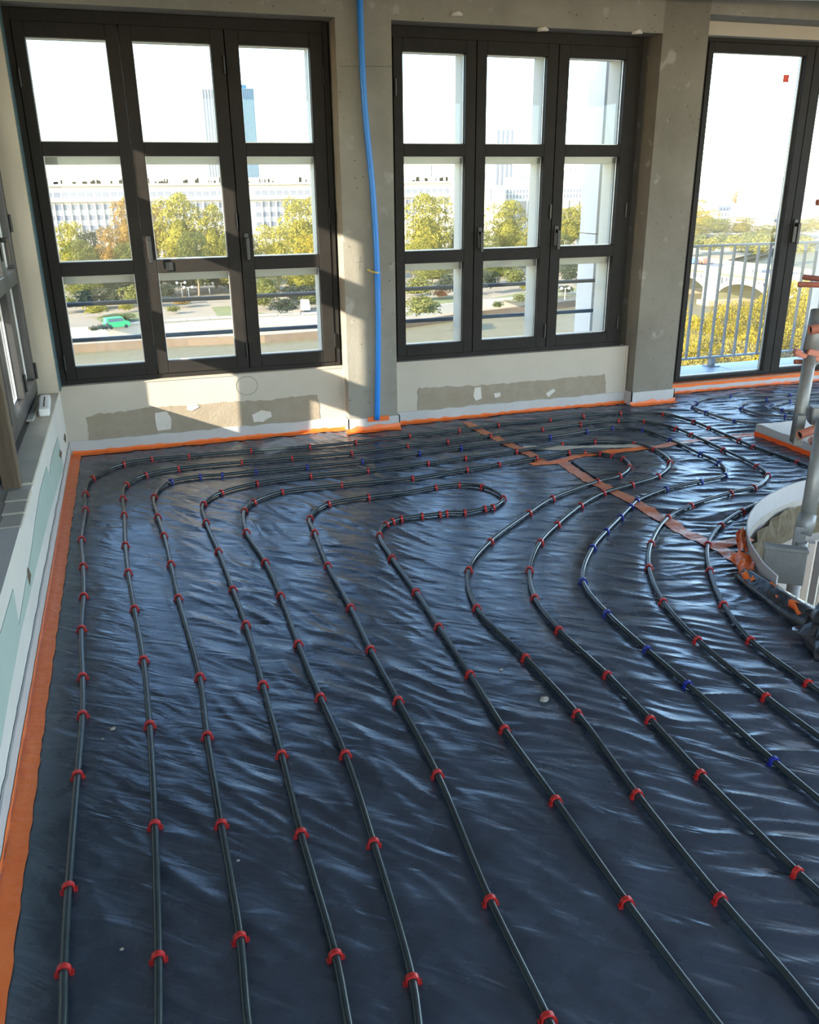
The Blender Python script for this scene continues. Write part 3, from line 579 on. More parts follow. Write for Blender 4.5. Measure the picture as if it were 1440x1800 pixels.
# rims of the two openings
ang = lambda a: (VC[0]+(VR+.004)*math.cos(a), VC[1]+(VR+.004)*math.sin(a))
upright([ang(R_(a)) for a in range(40, 172, 6)], .10, 'pale curved edge strip standing around the round stair opening', .006, -.05, wave=.003)
upright([(VX0-.004, VY0-.02), (VX0-.004, VY1+.006)], .095, 'grey edge strip on the near side of the square opening', .006, -.05)
upright([(VX0, VY1+.006), (5.4, VY1+.006)], .09, 'grey edge strip on the far side of the square opening', .006, -.05)
tag(MB().add([(VX0-.012, VY0-.02, .005), (VX0-.012, VY1+.01, .005), (VX0-.011, VY1+.01, .042), (VX0-.011, VY0-.02, .042), (VX0-.06, VY1+.02, .012), (VX0-.05, VY0-.02, .010)], [(0, 1, 2, 3), (0, 5, 4, 1)]).build('skirting_tape', M('vivid_orange_tape', (.95, .12, .015), .35)), 'vivid orange tape along the square floor opening', 'tape', TG)
def crumple(name, pts, w, mat, lab, seed, cat='tape', group=TG, amp=.012):
    rnd = random.Random(seed); P = spline(pts, .03); n = 7; vs = []
    for i, p in enumerate(P):
        t = (P[min(i+1, len(P)-1)]-P[max(i-1, 0)]).normalized(); q = t.cross(Vector((0, 0, 1))).normalized()
        for j in range(n):
            u = j/(n-1)-.5; s = p+q*(w*u)+Vector((rnd.uniform(-amp, amp), rnd.uniform(-amp, amp), rnd.uniform(-amp, amp)*.8+.012*math.cos(u*9)))
            vs.append(s)
    fs = [(i*n+j, i*n+j+1, (i+1)*n+j+1, (i+1)*n+j) for i in range(len(P)-1) for j in range(n-1)]
    return tag(MB().add(vs, fs).build(name, mat), lab, cat, group)
def rim(a, z, dr=0): return Vector((VC[0]+(VR+dr)*math.cos(R_(a)), VC[1]+(VR+dr)*math.sin(R_(a)), z))
crumple('crumpled_tape', [rim(139, .07, .02), rim(145, .065, .03), rim(150, .06, .03)], .045, m_tape, 'narrow orange tape on the rim by the end of the branch seam', 31, amp=.006)
crumple('crumpled_tape', [rim(151, .055, .05), rim(157, .05, .06), rim(163, .04, .06)], .09, m_tape, 'wide crumpled orange tape on the rim of the round opening', 32, amp=.010)
crumple('crumpled_tape', [rim(166, .06, .03), rim(170, .055, .03)], .06, m_tape, 'torn orange tape scrap on the black lip, upper of two', 33, amp=.008)
crumple('crumpled_tape', [rim(173, .07, .03), rim(177, .065, .03)], .08, m_tape, 'torn orange tape scrap on the black lip, lower of two', 34, amp=.008)
# loose film gathered at the rim
def roll(name, pts, rad, lab, seed):
    rnd = random.Random(seed); P = spline(pts, .03); n = 14; vs = []; ph = [rnd.uniform(0, 6.3) for _ in range(4)]
    for i, p in enumerate(P):
        t = (P[min(i+1, len(P)-1)]-P[max(i-1, 0)]).normalized(); q = t.cross(Vector((0, 0, 1))).normalized(); w_ = Vector((0, 0, 1)); s = i*.03
        rr = rad*(.75+.5*min(1, i/len(P)))
        for j in range(n):
            a = 2*math.pi*j/n; r = rr*(1+.22*math.sin(3*a+ph[0]+s*2)+.14*math.sin(5*a+ph[1]-s*5)+.06*math.sin(9*s+ph[2]+a))
            vs.append(p+q*(r*math.cos(a))+w_*(r*.62*math.sin(a)))
    fs = [(i*n+j, i*n+(j+1) % n, (i+1)*n+(j+1) % n, (i+1)*n+j) for i in range(len(P)-1) for j in range(n)]
    fs += [tuple(range(n))[::-1], tuple((len(P)-1)*n+j for j in range(n))]
    return tag(MB().add(vs, fs).build(name, m_bundle, smooth=True), lab, 'plastic sheet', 'loose plastic at the rim')
roll('plastic_roll', [rim(158, .02, .06), rim(166, .03, .03), rim(174, .03, .02), rim(180, .03, .02)], .06, 'narrow black plastic lip rolled over the rim of the round opening', 41)
roll('plastic_roll', [rim(178, .05, -.02), rim(186, .06, -.05), rim(196, .06, -.06), rim(210, .06, -.05)], .13, 'bulky black plastic roll gathered at the near rim of the opening', 42)
crumple('plastic_flap', [rim(180, .05, .07), rim(186, .03, .12), rim(192, .01, .16)], .16, m_bundle, 'pointed black plastic fold lying beside the bulky roll', 43, 'plastic sheet', 'loose plastic at the rim', .012)

# ---------------------------------------------------------------- what the round opening shows
rb = []; rnd = random.Random(5)
for i, a in enumerate(np.linspace(R_(60), R_(176), 40)):
    for k in range(3):
        r = VR-.012-rnd.uniform(0, .035)-.012*k; rb.append((a, r, -.045-.085*k))
vs = [(VC[0]+(r+rnd.uniform(-.018, .018))*math.cos(a), VC[1]+(r+rnd.uniform(-.018, .018))*math.sin(a), z+rnd.uniform(-.015, .015)) for a, r, z in rb]
fs = [(i*3+j, i*3+j+1, (i+1)*3+j+1, (i+1)*3+j) for i in range(39) for j in range(2)]
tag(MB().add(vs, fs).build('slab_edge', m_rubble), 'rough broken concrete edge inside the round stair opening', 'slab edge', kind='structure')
def at_depth(px, py, dep): return O_+ray(px, py)*dep       # point at a distance along the view axis
q = at_depth(1378, 990, 4.05)
bxo = MB(); bxo.box(-.095, .095, -.03, .03, -.095, .085); bxo.box(-.10, .10, -.035, .035, .068, .085)
bo = bxo.build('formwork_box', M('stained_steel', (.15, .143, .125), .6, .2, col2=(.21, .20, .175), scale=14, bump=.1), bevel=.004); bo.location = q; bo.rotation_euler = (R_(-4), 0, R_(-38)); tag(bo, 'grey steel plate box inside the round stair opening', 'steel box')
bm_ = empty('lower_window', at_depth(1410, 1070, 5.0)); tag(bm_, 'pale window of the storey below seen down the stair opening', 'window', kind='structure')
q = Vector(bm_.location)
yaw_m = Matrix.Rotation(R_(-40), 4, 'Z')
bm_.rotation_euler = (0, 0, R_(-40))
MB().box(-.42, -.03, .03, .05, -.8, .30).build('white_panel', M('lower_white', (.62, .68, .74), .5), bm_)
for i, x in enumerate((-.02, .025, .07, .115)): MB().box(x, x+.032, 0, .05, -.8, .42).build('frame_profile', m_spacer if i % 2 == 0 else m_rail2, bm_)
MB().box(.155, .24, -.01, .06, -.8, .42).build('frame_profile', m_black, bm_)

# ---------------------------------------------------------------- heating pipes
DESC = {1: 'outermost black heating pipe, running beside the left wall and the windows', 2: 'second black heating pipe in from the left wall', 3: 'third black heating pipe from the left wall, mostly held by blue clips',
        4: 'fourth black heating pipe from the left wall', 5: 'fifth black heating pipe from the left wall, with the tight red-clipped bend', 6: 'innermost black heating pipe, turning back in mid floor',
        7: 'outermost dusty grey pipe loop by the balcony door', 8: 'middle dusty grey pipe loop by the balcony door', 9: 'innermost dusty grey pipe loop by the balcony door'}
ORD = ['first', 'second', 'third', 'fourth', 'fifth', 'sixth', 'seventh', 'eighth', 'ninth', 'tenth', 'eleventh', 'twelfth']
def nth(i): return ORD[i-1] if i <= 12 else f'{i}th' if i not in (21, 22, 23, 31, 32, 33) else f"{i}{ {1:'st',2:'nd',3:'rd'}[i % 10]}"
# one clip, then copies that share its mesh
ck = MB(); n = 12; T = .006; R0, R1 = PR+.001, PR+.0058
for i in range(n):
    a0, a1 = math.pi*i/n, math.pi*(i+1)/n
    ck.add([(y, r*math.cos(a), r*math.sin(a)+PZ) for a in (a0, a1) for r in (R0, R1) for y in (-T, T)], [(0, 1, 5, 4), (2, 6, 7, 3), (0, 4, 6, 2), (1, 3, 7, 5)])
for s in (-1, 1):
    ck.box(-T, T, *sorted((s*R0, s*R1)), .002, PZ); ck.box(-T*1.15, T*1.15, *sorted((s*R0, s*.0208)), .002, .0085); ck.box(-T*.9, T*.9, *sorted((s*.0175, s*.0212)), .008, .0125)
clip0 = {}
for k, (nm, mt) in {1: ('red', m_red), 2: ('blue', m_blue)}.items():
    o = ck.build('pipe_clip', mt); clip0[k] = [o, nm, False]
for k, seq in PIX.items():
    pts = STOPS[k]; P = PATHS[k]
    o = MB().tube(P, PR, 10).build('heating_pipe', m_pipe if k < 7 else m_pipeg, smooth=True, fix=False)
    tag(o, DESC[k], 'pipe', 'underfloor heating pipes')
    turn = next((i for i, q in enumerate(seq) if len(q) > 2 and q[2] < 0), None)
    c_list = [(i, abs(q[2])) for i, q in enumerate(seq) if len(q) > 2]
    armA = [i for i, _ in c_list if turn is None or i < turn]; armB = [i for i, _ in c_list if turn is not None and i >= turn][::-1]
    for i, kind in c_list:
        p = pts[i]; d = [(a-Vector((p.x, p.y, PZ))).length for a in P]; j = int(np.argmin(d)); t = (P[min(j+1, len(P)-1)]-P[max(j-1, 0)]).normalized()
        rec = clip0[kind]
        if not rec[2]: c = rec[0]; rec[2] = True
        else: c = rec[0].copy(); COL.objects.link(c)
        rr = random.Random(k*100+i)
        c.location = (P[j].x, P[j].y, 0); c.rotation_euler = (0, 0, math.atan2(t.y, t.x)+rr.uniform(-.12, .12))
        if k >= 7: lab = f"{rec[1]} clip, {nth(armA.index(i)+1)} along the {['outermost', 'middle', 'innermost'][k-7]} grey pipe loop by the balcony door"
        elif i in armA: lab = f"{rec[1]} clip, {nth(armA.index(i)+1)} from the near end of the {ORD[k-1]} pipe from the left wall"
        else: lab = f"{rec[1]} clip, {nth(armB.index(i)+1)} from the near end of the {ORD[12-k]} pipe run, counting rightwards"
        tag(c, lab, 'clip', f'{rec[1]} pipe clips')

# ---------------------------------------------------------------- blue conduit, sill devices, crumbs
cp = [wy(px, py, YC-.035) for px, py in ((632, -30), (634, 40), (640, 170), (647, 250), (655, 330), (661, 420), (664, 500), (665, 600), (664, 680), (663, 738))]
cp = [cp[0]+Vector((-.004, 0, .16))]+cp
cn = empty('blue_conduit', cp[-1]); tag(cn, 'bright blue plastic conduit running up the concrete pier', 'conduit')
iv = Matrix.Translation(-cn.location)
tube_ = MB().tube(spline(cp, .05), .0195, 14).build('tube', m_cyan, cn, smooth=True); tube_.matrix_parent_inverse = iv
q = wy(664, 492, YC-.035)
o = MB()
for i in range(9): o.tube([q+Vector((0, 0, .05-.0125*i)), q+Vector((0, 0, .046-.0125*i))], .0215, 14)
o = o.build('ribbed_sleeve', m_cyan, tube_, smooth=True)
q = wy(660, 477, YC-.03)
o = MB().tube([q+Vector((-.05, .02, .012)), q+Vector((-.03, -.005, .0)), q+Vector((0, -.032, -.006)), q+Vector((.03, -.01, -.010)), q+Vector((.036, .02, -.01))], .006, 6).build('wire_tie', M('tie_wire', (.55, .42, .12), .5), cn); o.matrix_parent_inverse = iv
# white boxed device and remote
dv = empty('wall_sensor', (-.555, 5.33, .462)); tag(dv, 'white plastic device with dark slots lying on the left sill', 'device'); dv.rotation_euler = (0, 0, R_(3))
b = MB().box(-.030, .030, -.20, .20, 0, .045).build('case', m_whitep, dv, bevel=.010)
for y in (-.07, .07): MB().box(-.004, .004, y-.06, y+.06, .0445, .047).build('slot', m_blackp, dv)
rm = empty('remote_control', (-.612, 5.20, .462)); tag(rm, 'flat grey remote control lying beside the white device on the sill', 'remote'); rm.rotation_euler = (0, 0, R_(-2))
MB().box(-.022, .022, -.17, .17, 0, .014).build('case', M('grey_plastic', (.42, .41, .37), .5), rm, bevel=.006)
MB().box(-.010, .010, -.02, .13, .0135, .016).build('label_panel', M('panel_grey', (.22, .21, .19), .5), rm)
rnd = random.Random(9)
for i, (px, py, r, lab) in enumerate(((957, 1231, .014, 'beige plaster crumb lying between two pipes in mid floor'), (198, 1280, .008, 'small pale plaster crumb between the first two pipes, the larger of two'), (180, 1297, .004, 'tiny pale crumb between the first two pipes'), (881, 1176, .006, 'tiny pale crumb left of the eighth pipe run'), (418, 1511, .004, 'tiny white crumb right of the third pipe'), (214, 1668, .004, 'tiny white crumb between first and second pipe near the front'))):
    g = fl(px, py, .01); bm = bmesh.new(); bmesh.ops.create_icosphere(bm, subdivisions=2, radius=r)
    for v in bm.verts: v.co = Vector((v.co.x*1.25, v.co.y*.9, v.co.z*.55))*(1+rnd.uniform(-.22, .22))
    me = bpy.data.meshes.new('plaster_crumb'); bm.to_mesh(me); bm.free(); me.materials.append(m_stone)
    o = bpy.data.objects.new('plaster_crumb', me); COL.objects.link(o); o.location = (g.x, g.y, hf(g.x, g.y)+r*.4); tag(o, lab, 'crumb', 'plaster crumbs')

# ---------------------------------------------------------------- scaffold in the openings
sc = empty('scaffold_tower', at_depth(1415, 760, 4.7)); tag(sc, 'galvanised scaffold tower with orange couplers rising from the stair opening', 'scaffold')
iv = Matrix.Translation(-sc.location)
def sp_(name, mb, mat, smooth=True, lab=None, bevel=0):
    o = mb.build(name, mat, sc, smooth=smooth, bevel=bevel); o.matrix_parent_inverse = iv
    if lab: o['label'] = lab
    return o
DA, DB = 4.7, 4.3
A = lambda px, py, d=DA: at_depth(px, py, d)
pa0 = A(1399, 775); pa1 = Vector((pa0.x, pa0.y, 1.15))
top = A(1436, 560)
sp_('standard', MB().pipe(pa0, A(1428, 605), .034, .03), m_galv)
sp_('standard', MB().pipe(A(1425, 618), A(1439, 546), .041, .036), m_galv)
pb0 = A(1412, 990, DB); pb1 = A(1437, 815, DB)
sp_('standard', MB().pipe(A(1419, 915, DB), A(1448, 740, DB), .036, .032), m_galv)
bl = A(1408, 952, DB); sp_('standard', MB().pipe((bl.x, bl.y, -3.0), bl, .032, .028), m_galv)
sp_('base_socket', MB().tube([A(1412, 940, DB), A(1417, 918, DB), A(1420, 904, DB)], [.040, .047, .043], 14), m_galv)
sp_('flange', MB().box(-.03, .03, -.008, .008, -.16, .09), m_galv, False, bevel=.003).matrix_parent_inverse = Matrix.Translation(A(1404, 955, DB)-sc.location) @ Matrix.Rotation(R_(-38), 4, 'Z')
sp_('flange', MB().box(-.022, .022, -.05, .05, -.07, .10), m_galv, False, bevel=.003).matrix_parent_inverse = Matrix.Translation(A(1402, 758)-sc.location) @ Matrix.Rotation(R_(-30), 4, 'Z')
sp_('base_block', MB().box(-.03, .26, -.05, .05, -.03, .07), m_galv, False, bevel=.01).matrix_parent_inverse = Matrix.Translation(A(1432, 735)-sc.location) @ Matrix.Rotation(R_(-30), 4, 'Z')
def ledger(p, q, d, r, lab=None, d2=None):
    a, b = A(p[0], p[1], d), A(q[0], q[1], d2 or d); lg = sp_('ledger', MB().pipe(a, b, r, r*.8), m_orange, lab=lab)
    dd = (b-a).normalized(); MB().tube([a+dd*.01, a+dd*.03], r*.78, 14).build('tube_bore', m_hole, lg)
ledger((1412, 487), (1520, 500), 5.2, .017, d2=5.0); ledger((1403, 500), (1520, 502), 5.0, .0165, d2=4.9)
ledger((1436, 356), (1500, 352), 5.0, .017); ledger((1424, 580), (1520, 565), 4.6, .026); ledger((1397, 636), (1425, 636), 4.8, .014)
ledger((1405, 765), (1500, 730), 4.5, .024, d2=4.6)
ledger((1437, 785), (1500, 800), 4.5, .022, d2=4.4)
def clamp(px, py, d, tilt):
    mb = MB(); mb.box(-.075, .11, -.022, .022, -.012, .016); mb.box(-.085, -.05, -.028, .028, -.004, .028); mb.box(-.02, .05, -.03, .03, .012, .045)
    o = sp_('coupler', mb, m_orange, False, bevel=.005); o.matrix_parent_inverse = Matrix.Translation(A(px, py, d)-sc.location) @ Matrix.Rotation(R_(-25), 4, 'Z') @ Matrix.Rotation(R_(tilt), 4, 'Y')
    c = MB().tube([A(px+6, py-12, d), A(px+24, py-20, d)], .010, 8).build('coupler_bolt', m_galv, o, smooth=True); c.matrix_parent_inverse = (Matrix.Translation(sc.location) @ o.matrix_parent_inverse).inverted()
clamp(1421, 627, 4.7, 12); clamp(1446, 790, 4.4, 30)
sp_('gusset', MB().add([A(1408, 632, 4.75), A(1445, 632, 4.75), A(1421, 658, 4.75), A(1408, 632, 4.78), A(1445, 632, 4.78), A(1421, 658, 4.78)], [(0, 1, 2), (3, 5, 4), (0, 3, 4, 1), (1, 4, 5, 2), (2, 5, 3, 0)]), m_galv, False)

# ================================================================ the view: river, quay, park, city
m_water = M('river_water', (.13, .115, .06), .6, col2=(.16, .14, .08), scale=.25, bump=.35, bscale=1.2, spec=.1)
m_quay = M('quay_stone', (.25, .19, .12), .9, col2=(.30, .24, .165), scale=.3)
m_quayw = M('quay_wall_stone', (.12, .08, .045), .9, col2=(.16, .115, .07), scale=.5)
m_sand = M('sandy_ground', (.25, .205, .135), .95, col2=(.18, .15, .10), scale=.08)
m_lawn = M('lawn', (.09, .11, .03), .95, col2=(.15, .15, .05), scale=.3)
m_facade = M('white_facade', (.46, .43, .385), .9, col2=(.40, .38, .34), scale=.1)
m_pane_far = M('far_window_pane', (.10, .115, .15), .3, col2=(.15, .16, .19), scale=.2)
m_zinc = M('zinc_roof', (.12, .13, .17), .6, col2=(.17, .175, .21), scale=.3)
m_towerb = M('tower_glass', (.022, .075, .15), .4, col2=(.04, .11, .20), scale=.12, stretch=(1, 1, .5))
m_towerl = M('tower_mullion', (.13, .22, .30), .5)
m_towerw = M('pale_tower', (.34, .34, .34), .7)
m_brick = M('grey_brick', (.22, .19, .17), .9, col2=(.28, .25, .22), scale=.5)
m_road = M('road_asphalt', (.11, .11, .12), .9, col2=(.15, .15, .16), scale=.2)
m_iron = M('bridge_iron', (.22, .21, .12), .7, col2=(.27, .25, .15), scale=.4)
m_trunk = M('tree_bark', (.12, .09, .06), .9, col2=(.2, .16, .11), scale=2)
ZW, ZQ, ZE = -23.6, -22.3, -20.8
def poly3(name, pts, z, mat, lab, kind='structure', cat='ground'):
    o = MB().add([(p.x, p.y, z) for p in pts], [list(range(len(pts)))]).build(name, mat, fix=False)
    if o.data.polygons[0].normal.z < 0: o.data.flip_normals()
    return tag(o, lab, cat, kind=kind)
tag(MB().add([(-600, 20, ZW), (900, 20, ZW), (900, 420, ZW), (-600, 420, ZW)], [(0, 1, 2, 3)]).build('river', m_water, fix=False), 'greenish river below the windows', 'river', kind='structure')
qe = [fl(px, py, ZQ) for px, py in ((-250, 640), (60, 612), (131, 607), (255, 599), (330, 595), (465, 590), (570, 582), (640, 575), (714, 565), (850, 547), (980, 533), (1080, 520))]
ew = [fl(px, py, ZE) for px, py in ((-250, 605), (60, 584), (190, 578), (255, 572), (330, 567), (410, 562), (490, 558), (570, 555), (640, 551), (714, 546), (850, 531), (980, 520), (1080, 508))]
far = [Vector((420, 420, 0)), Vector((-400, 420, 0))]
qo = poly3('quay', qe+far, ZQ, m_quay, 'pale lower quay along the far bank')
def wall_along(name, pts, z0, z1, th, mat, lab):
    vs = []
    for p in pts: vs += [(p.x, p.y, z0), (p.x, p.y, z1), (p.x, p.y+th, z1), (p.x, p.y+th, z0)]
    fs = [(i*4+j, i*4+(j+1) % 4, i*4+4+(j+1) % 4, i*4+4+j) for i in range(len(pts)-1) for j in range(4)]
    return tag(MB().add(vs, fs).build(name, mat), lab, 'wall', kind='structure')
wall_along('quay_wall', qe, ZW-1, ZQ+.05, .6, m_quayw, 'brown stone embankment wall at the waterline')
rw = wall_along('quay_wall', ew, ZQ-.2, ZE+.45, .5, m_stone, 'pale stone retaining wall above the lower quay')
rnd = random.Random(77)
for i in range(2, 8):                                        # coping stones of the ramp wall
    a, b = ew[i], ew[i+1]; L = (b-a).length; n = max(1, int(L/3.2))
    for k in range(n):
        p, q = a.lerp(b, k/n), a.lerp(b, (k+.93)/n); t = (q-p).normalized(); w_ = Vector((-t.y, t.x, 0))*.35
        MB().add([(c.x, c.y, z) for z in (ZE+.45, ZE+.72+rnd.uniform(-.03, .03)) for c in (p-w_, q-w_, q+w_, p+w_)], [(0, 1, 2, 3), (4, 7, 6, 5), (0, 4, 5, 1), (1, 5, 6, 2), (2, 6, 7, 3), (3, 7, 4, 0)]).build('coping_stone', m_stone, rw)
poly3('esplanade', ew+far, ZE, m_sand, 'sandy park ground across the river')
for i, (pp, lab) in enumerate((([(168, 560), (200, 550), (245, 549), (250, 562), (205, 568), (178, 566)], 'oval lawn with low shrubs behind the green van'), ([(385, 560), (372, 540), (400, 538), (470, 552), (465, 557)], 'sloping lawn in the middle of the left window view'), ([(860, 525), (930, 512), (980, 508), (1020, 505), (1015, 518), (900, 530)], 'lawn strip beyond the river in the second window'), ([(720, 545), (800, 533), (812, 520), (725, 525)], 'dark lawn under the red bush across the river'))):
    poly3('lawn', [fl(px, py, ZE+.03) for px, py in pp], ZE+.04, m_lawn, lab, cat='lawn')

# ---- trees
def crown_mesh(name, seed, n, size, sq=1.0, lobes=16):
    rg = np.random.default_rng(seed); L = []
    for i in range(lobes):
        z = -0.55+1.45*(i+.5)/lobes; a = i*2.399+rg.uniform(-.3, .3); rr = math.sqrt(max(0, 1-((z-.12)/1.0)**2))*.62
        L.append((rr*math.cos(a), rr*math.sin(a), z*sq, rg.uniform(.30, .44)))
    L.append((0, 0, .75*sq, .36)); L.append((0, 0, 0, .62))
    L = np.array(L); pick = rg.choice(len(L), n, p=(L[:, 3]**2)/(L[:, 3]**2).sum())
    d = rg.normal(size=(n, 3)); d /= np.linalg.norm(d, axis=1)[:, None]; d[:, 2] = np.where(d[:, 2] < -.4, -d[:, 2], d[:, 2])
    c = L[pick, :3]+d*L[pick, 3:4]*rg.uniform(.78, 1.06, (n, 1))
    nrm = d+rg.normal(size=(n, 3))*.55; nrm /= np.linalg.norm(nrm, axis=1)[:, None]
    t = np.cross(nrm, rg.normal(size=(n, 3))); t /= np.linalg.norm(t, axis=1)[:, None]; b = np.cross(nrm, t)
    s = size*rg.uniform(.6, 1.3, (n, 1))
    V = np.stack([c-t*s, c-b*s*.6, c+t*s, c+b*s*.6], 1).reshape(-1, 3); F = np.arange(4*n).reshape(-1, 4)
    me = bpy.data.meshes.new(name); vs = [tuple(v) for v in V]; fs = [tuple(f) for f in F]
    # dense inner mass so the sky does not show through the middle
    bm = bmesh.new(); bmesh.ops.create_icosphere(bm, subdivisions=2, radius=.50); k = len(vs)
    for v in bm.verts: v.co = Vector((v.co.x, v.co.y, v.co.z*sq))*(1+.12*math.sin(7*v.co.x+5*v.co.z))
    vs += [tuple(v.co) for v in bm.verts]; bm.verts.index_update(); fs += [tuple(v.index+k for v in f.verts) for f in bm.faces]; bm.free()
    me.from_pydata(vs, [], fs); me.materials.append(None); return me
CR = [crown_mesh('crown', 1, 7000, .036, 1.15), crown_mesh('crown', 2, 7000, .036, .9), crown_mesh('crown', 3, 7000, .035, 1.3)]
CRN = [crown_mesh('crown', 4, 11000, .028, 1.0, 22), crown_mesh('crown', 5, 11000, .028, .9, 22)]
CRS = crown_mesh('crown', 6, 1500, .075, .8, 9)
LM = dict(y=leaf_mat('leaves_yellow_green', (.085, .095, .018), (.27, .235, .038)), g=leaf_mat('leaves_green', (.05, .068, .024), (.16, .16, .042)), o=leaf_mat('leaves_orange', (.15, .10, .035), (.30, .18, .045)),
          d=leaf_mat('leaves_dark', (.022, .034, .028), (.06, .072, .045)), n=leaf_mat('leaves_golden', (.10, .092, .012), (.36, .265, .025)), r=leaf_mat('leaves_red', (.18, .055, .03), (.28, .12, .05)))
tk = MB(); tk.tube([(0, 0, 0), (.02, 0, .4), (0, .03, .8), (.02, 0, 1.0)], [.035, .028, .022, .012], 7)
for a in (0, 2.1, 4.2): tk.tube([(0, 0, .62), (.10*math.cos(a), .10*math.sin(a), .85)], [.016, .008], 5)
TRUNK = tk.build('trunk', m_trunk).data; bpy.data.objects.remove(bpy.data.objects['trunk'])
rt_ = random.Random(3)
def tree(px, ptop, hw, Y, mat, lab, z=ZE, near=False, pbot=None, shrub=False, group='trees across the river'):
    c = wy(px, ptop, Y); k = Y/1420.; r = hw*k*1.04; top = c.z
    H = top-z; root = empty('shrub' if shrub else 'tree', (c.x, Y, z)); tag(root, lab, 'shrub' if shrub else 'tree', group)
    me = CRS if shrub else rt_.choice(CRN if near else CR)
    zext = max(v.co.z for v in me.vertices[:400]) if False else {True: 1.0}.get(shrub, 1.2)
    hc = (top-wy(px, pbot, Y).z)*.5 if pbot else (H*.5 if shrub else min(H*.47, r*2.0))
    o = bpy.data.objects.new('crown', me); COL.objects.link(o); o.parent = root; o.location = (0, 0, H-hc); o.scale = (r, r, hc/zext); o.rotation_euler = (0, 0, rt_.uniform(0, 6.28))
    o.material_slots[0].link = 'OBJECT'; o.material_slots[0].material = LM[mat]
    if not shrub:
        t = bpy.data.objects.new('trunk', TRUNK); COL.objects.link(t); t.parent = root; t.scale = (H*.6, H*.6, H-hc)
    return root
W1, W2, DW = 'through the left front window', 'through the second window', 'through the balcony door'
T = [
 (118, 393, 26, 228, 'y', 'yellow-green tree at the far left '+W1), (158, 408, 30, 224, 'd', 'dark green tree second from the left '+W1),
 (216, 357, 24, 232, 'o', 'tall orange autumn tree before the white facade '+W1), (190, 408, 24, 214, 'o', 'low orange tree in front of the tall orange one '+W1),
 (138, 425, 30, 205, 'g', 'green tree low in the far left corner '+W1), (225, 418, 26, 206, 'g', 'green tree below the tall orange autumn tree '+W1),
 (268, 362, 22, 236, 'o', 'tree hidden behind the left sash stile, right of the orange tree'), (308, 352, 43, 226, 'y', 'big round yellow-green tree in the middle of the left front window'),
 (368, 370, 34, 224, 'y', 'rounded yellow-green tree right of the biggest tree in the left window'), (340, 415, 30, 206, 'g', 'low green tree in the dip between the two round trees'),
 (405, 415, 28, 206, 'y', 'yellow tree behind the right sash stile of the left window'), (440, 420, 24, 214, 'g', 'green tree at the left edge of the right sash of the left window'),
 (528, 350, 42, 226, 'y', 'tall yellow-green tree in the right sash of the left window'), (482, 398, 34, 210, 'y', 'bright yellow tree left of the tall tree in the right sash'),
 (550, 418, 34, 203, 'n', 'golden tree low at the right edge of the left window'), (600, 385, 40, 226, 'y', 'tree hidden behind the conduit pier across the river'),
 (660, 370, 40, 232, 'y', 'second tree hidden behind the conduit pier across the river'), (752, 351, 50, 226, 'y', 'large yellow-green tree in the left sash of the second window'),
 (812, 395, 36, 236, 'g', 'green tree behind the stile between left and middle sash '+W2), (726, 420, 34, 204, 'y', 'yellow tree low at the left edge of the second window'),
 (893, 361, 44, 240, 'y', 'pointed yellow-green tree in the middle sash of the second window'), (850, 410, 34, 220, 'g', 'green tree left of the pointed tree in the second window'),
 (940, 405, 32, 226, 'y', 'yellow tree right of the pointed tree in the second window'), (1006, 357, 36, 256, 'y', 'yellow-green tree beside the stone pier in the right sash '+W2),
 (985, 415, 30, 236, 'g', 'green tree low in the right sash of the second window'), (880, 455, 40, 204, 'g', 'green riverside tree in the lower middle pane of the second window'),
 (760, 455, 40, 196, 'g', 'green riverside tree in the lower left pane of the second window'), (1010, 460, 34, 214, 'd', 'dark riverside tree beside the stone pier, lower right pane'),
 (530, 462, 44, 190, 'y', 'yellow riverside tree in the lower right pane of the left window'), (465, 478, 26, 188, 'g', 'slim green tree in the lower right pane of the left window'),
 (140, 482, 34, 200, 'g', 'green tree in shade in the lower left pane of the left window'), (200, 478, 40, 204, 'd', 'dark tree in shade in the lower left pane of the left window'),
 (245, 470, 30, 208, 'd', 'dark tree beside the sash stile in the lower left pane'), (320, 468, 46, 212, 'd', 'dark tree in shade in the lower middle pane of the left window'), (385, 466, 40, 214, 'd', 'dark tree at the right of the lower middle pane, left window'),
 (1215, 355, 34, 420, 'n', 'golden tree at the left edge of the balcony door view'), (1240, 372, 34, 400, 'n', 'golden tree beside the leftmost tree in the balcony door view'), (1300, 340, 16, 560, 'o', 'small orange tree among the rooftops in the balcony door view'),
 (1222, 392, 34, 345, 'n', 'golden avenue tree before the bridge end, first from left'), (1265, 385, 34, 350, 'y', 'yellow avenue tree before the bridge end, second from left'), (1305, 384, 32, 345, 'n', 'golden avenue tree before the bridge end, third from left'),
 (1345, 396, 30, 340, 'y', 'yellow avenue tree behind the door stile'), (1240, 412, 26, 318, 'd', 'dark tree above the balcony rail at the bridge end'), (1292, 412, 28, 316, 'd', 'dark tree in the middle above the balcony rail'), (1335, 408, 36, 305, 'g', 'green tree left of the door stile above the balcony rail'),
 (1412, 385, 34, 340, 'y', 'yellow tree right of the door stile'), (1400, 412, 30, 310, 'd', 'dark tree right of the door stile above the rail'), (1450, 380, 30, 330, 'n', 'golden tree at the right edge of the photo'), (1320, 440, 30, 270, 'g', 'green tree behind the bridge road, left of the door stile'), (1372, 420, 34, 300, 'y', 'yellow tree hidden behind the door stile'),
]
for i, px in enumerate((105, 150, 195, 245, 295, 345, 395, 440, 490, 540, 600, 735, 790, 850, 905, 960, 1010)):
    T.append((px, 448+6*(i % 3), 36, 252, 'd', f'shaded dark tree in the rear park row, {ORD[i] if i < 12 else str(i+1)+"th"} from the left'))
for a in T: tree(*a)
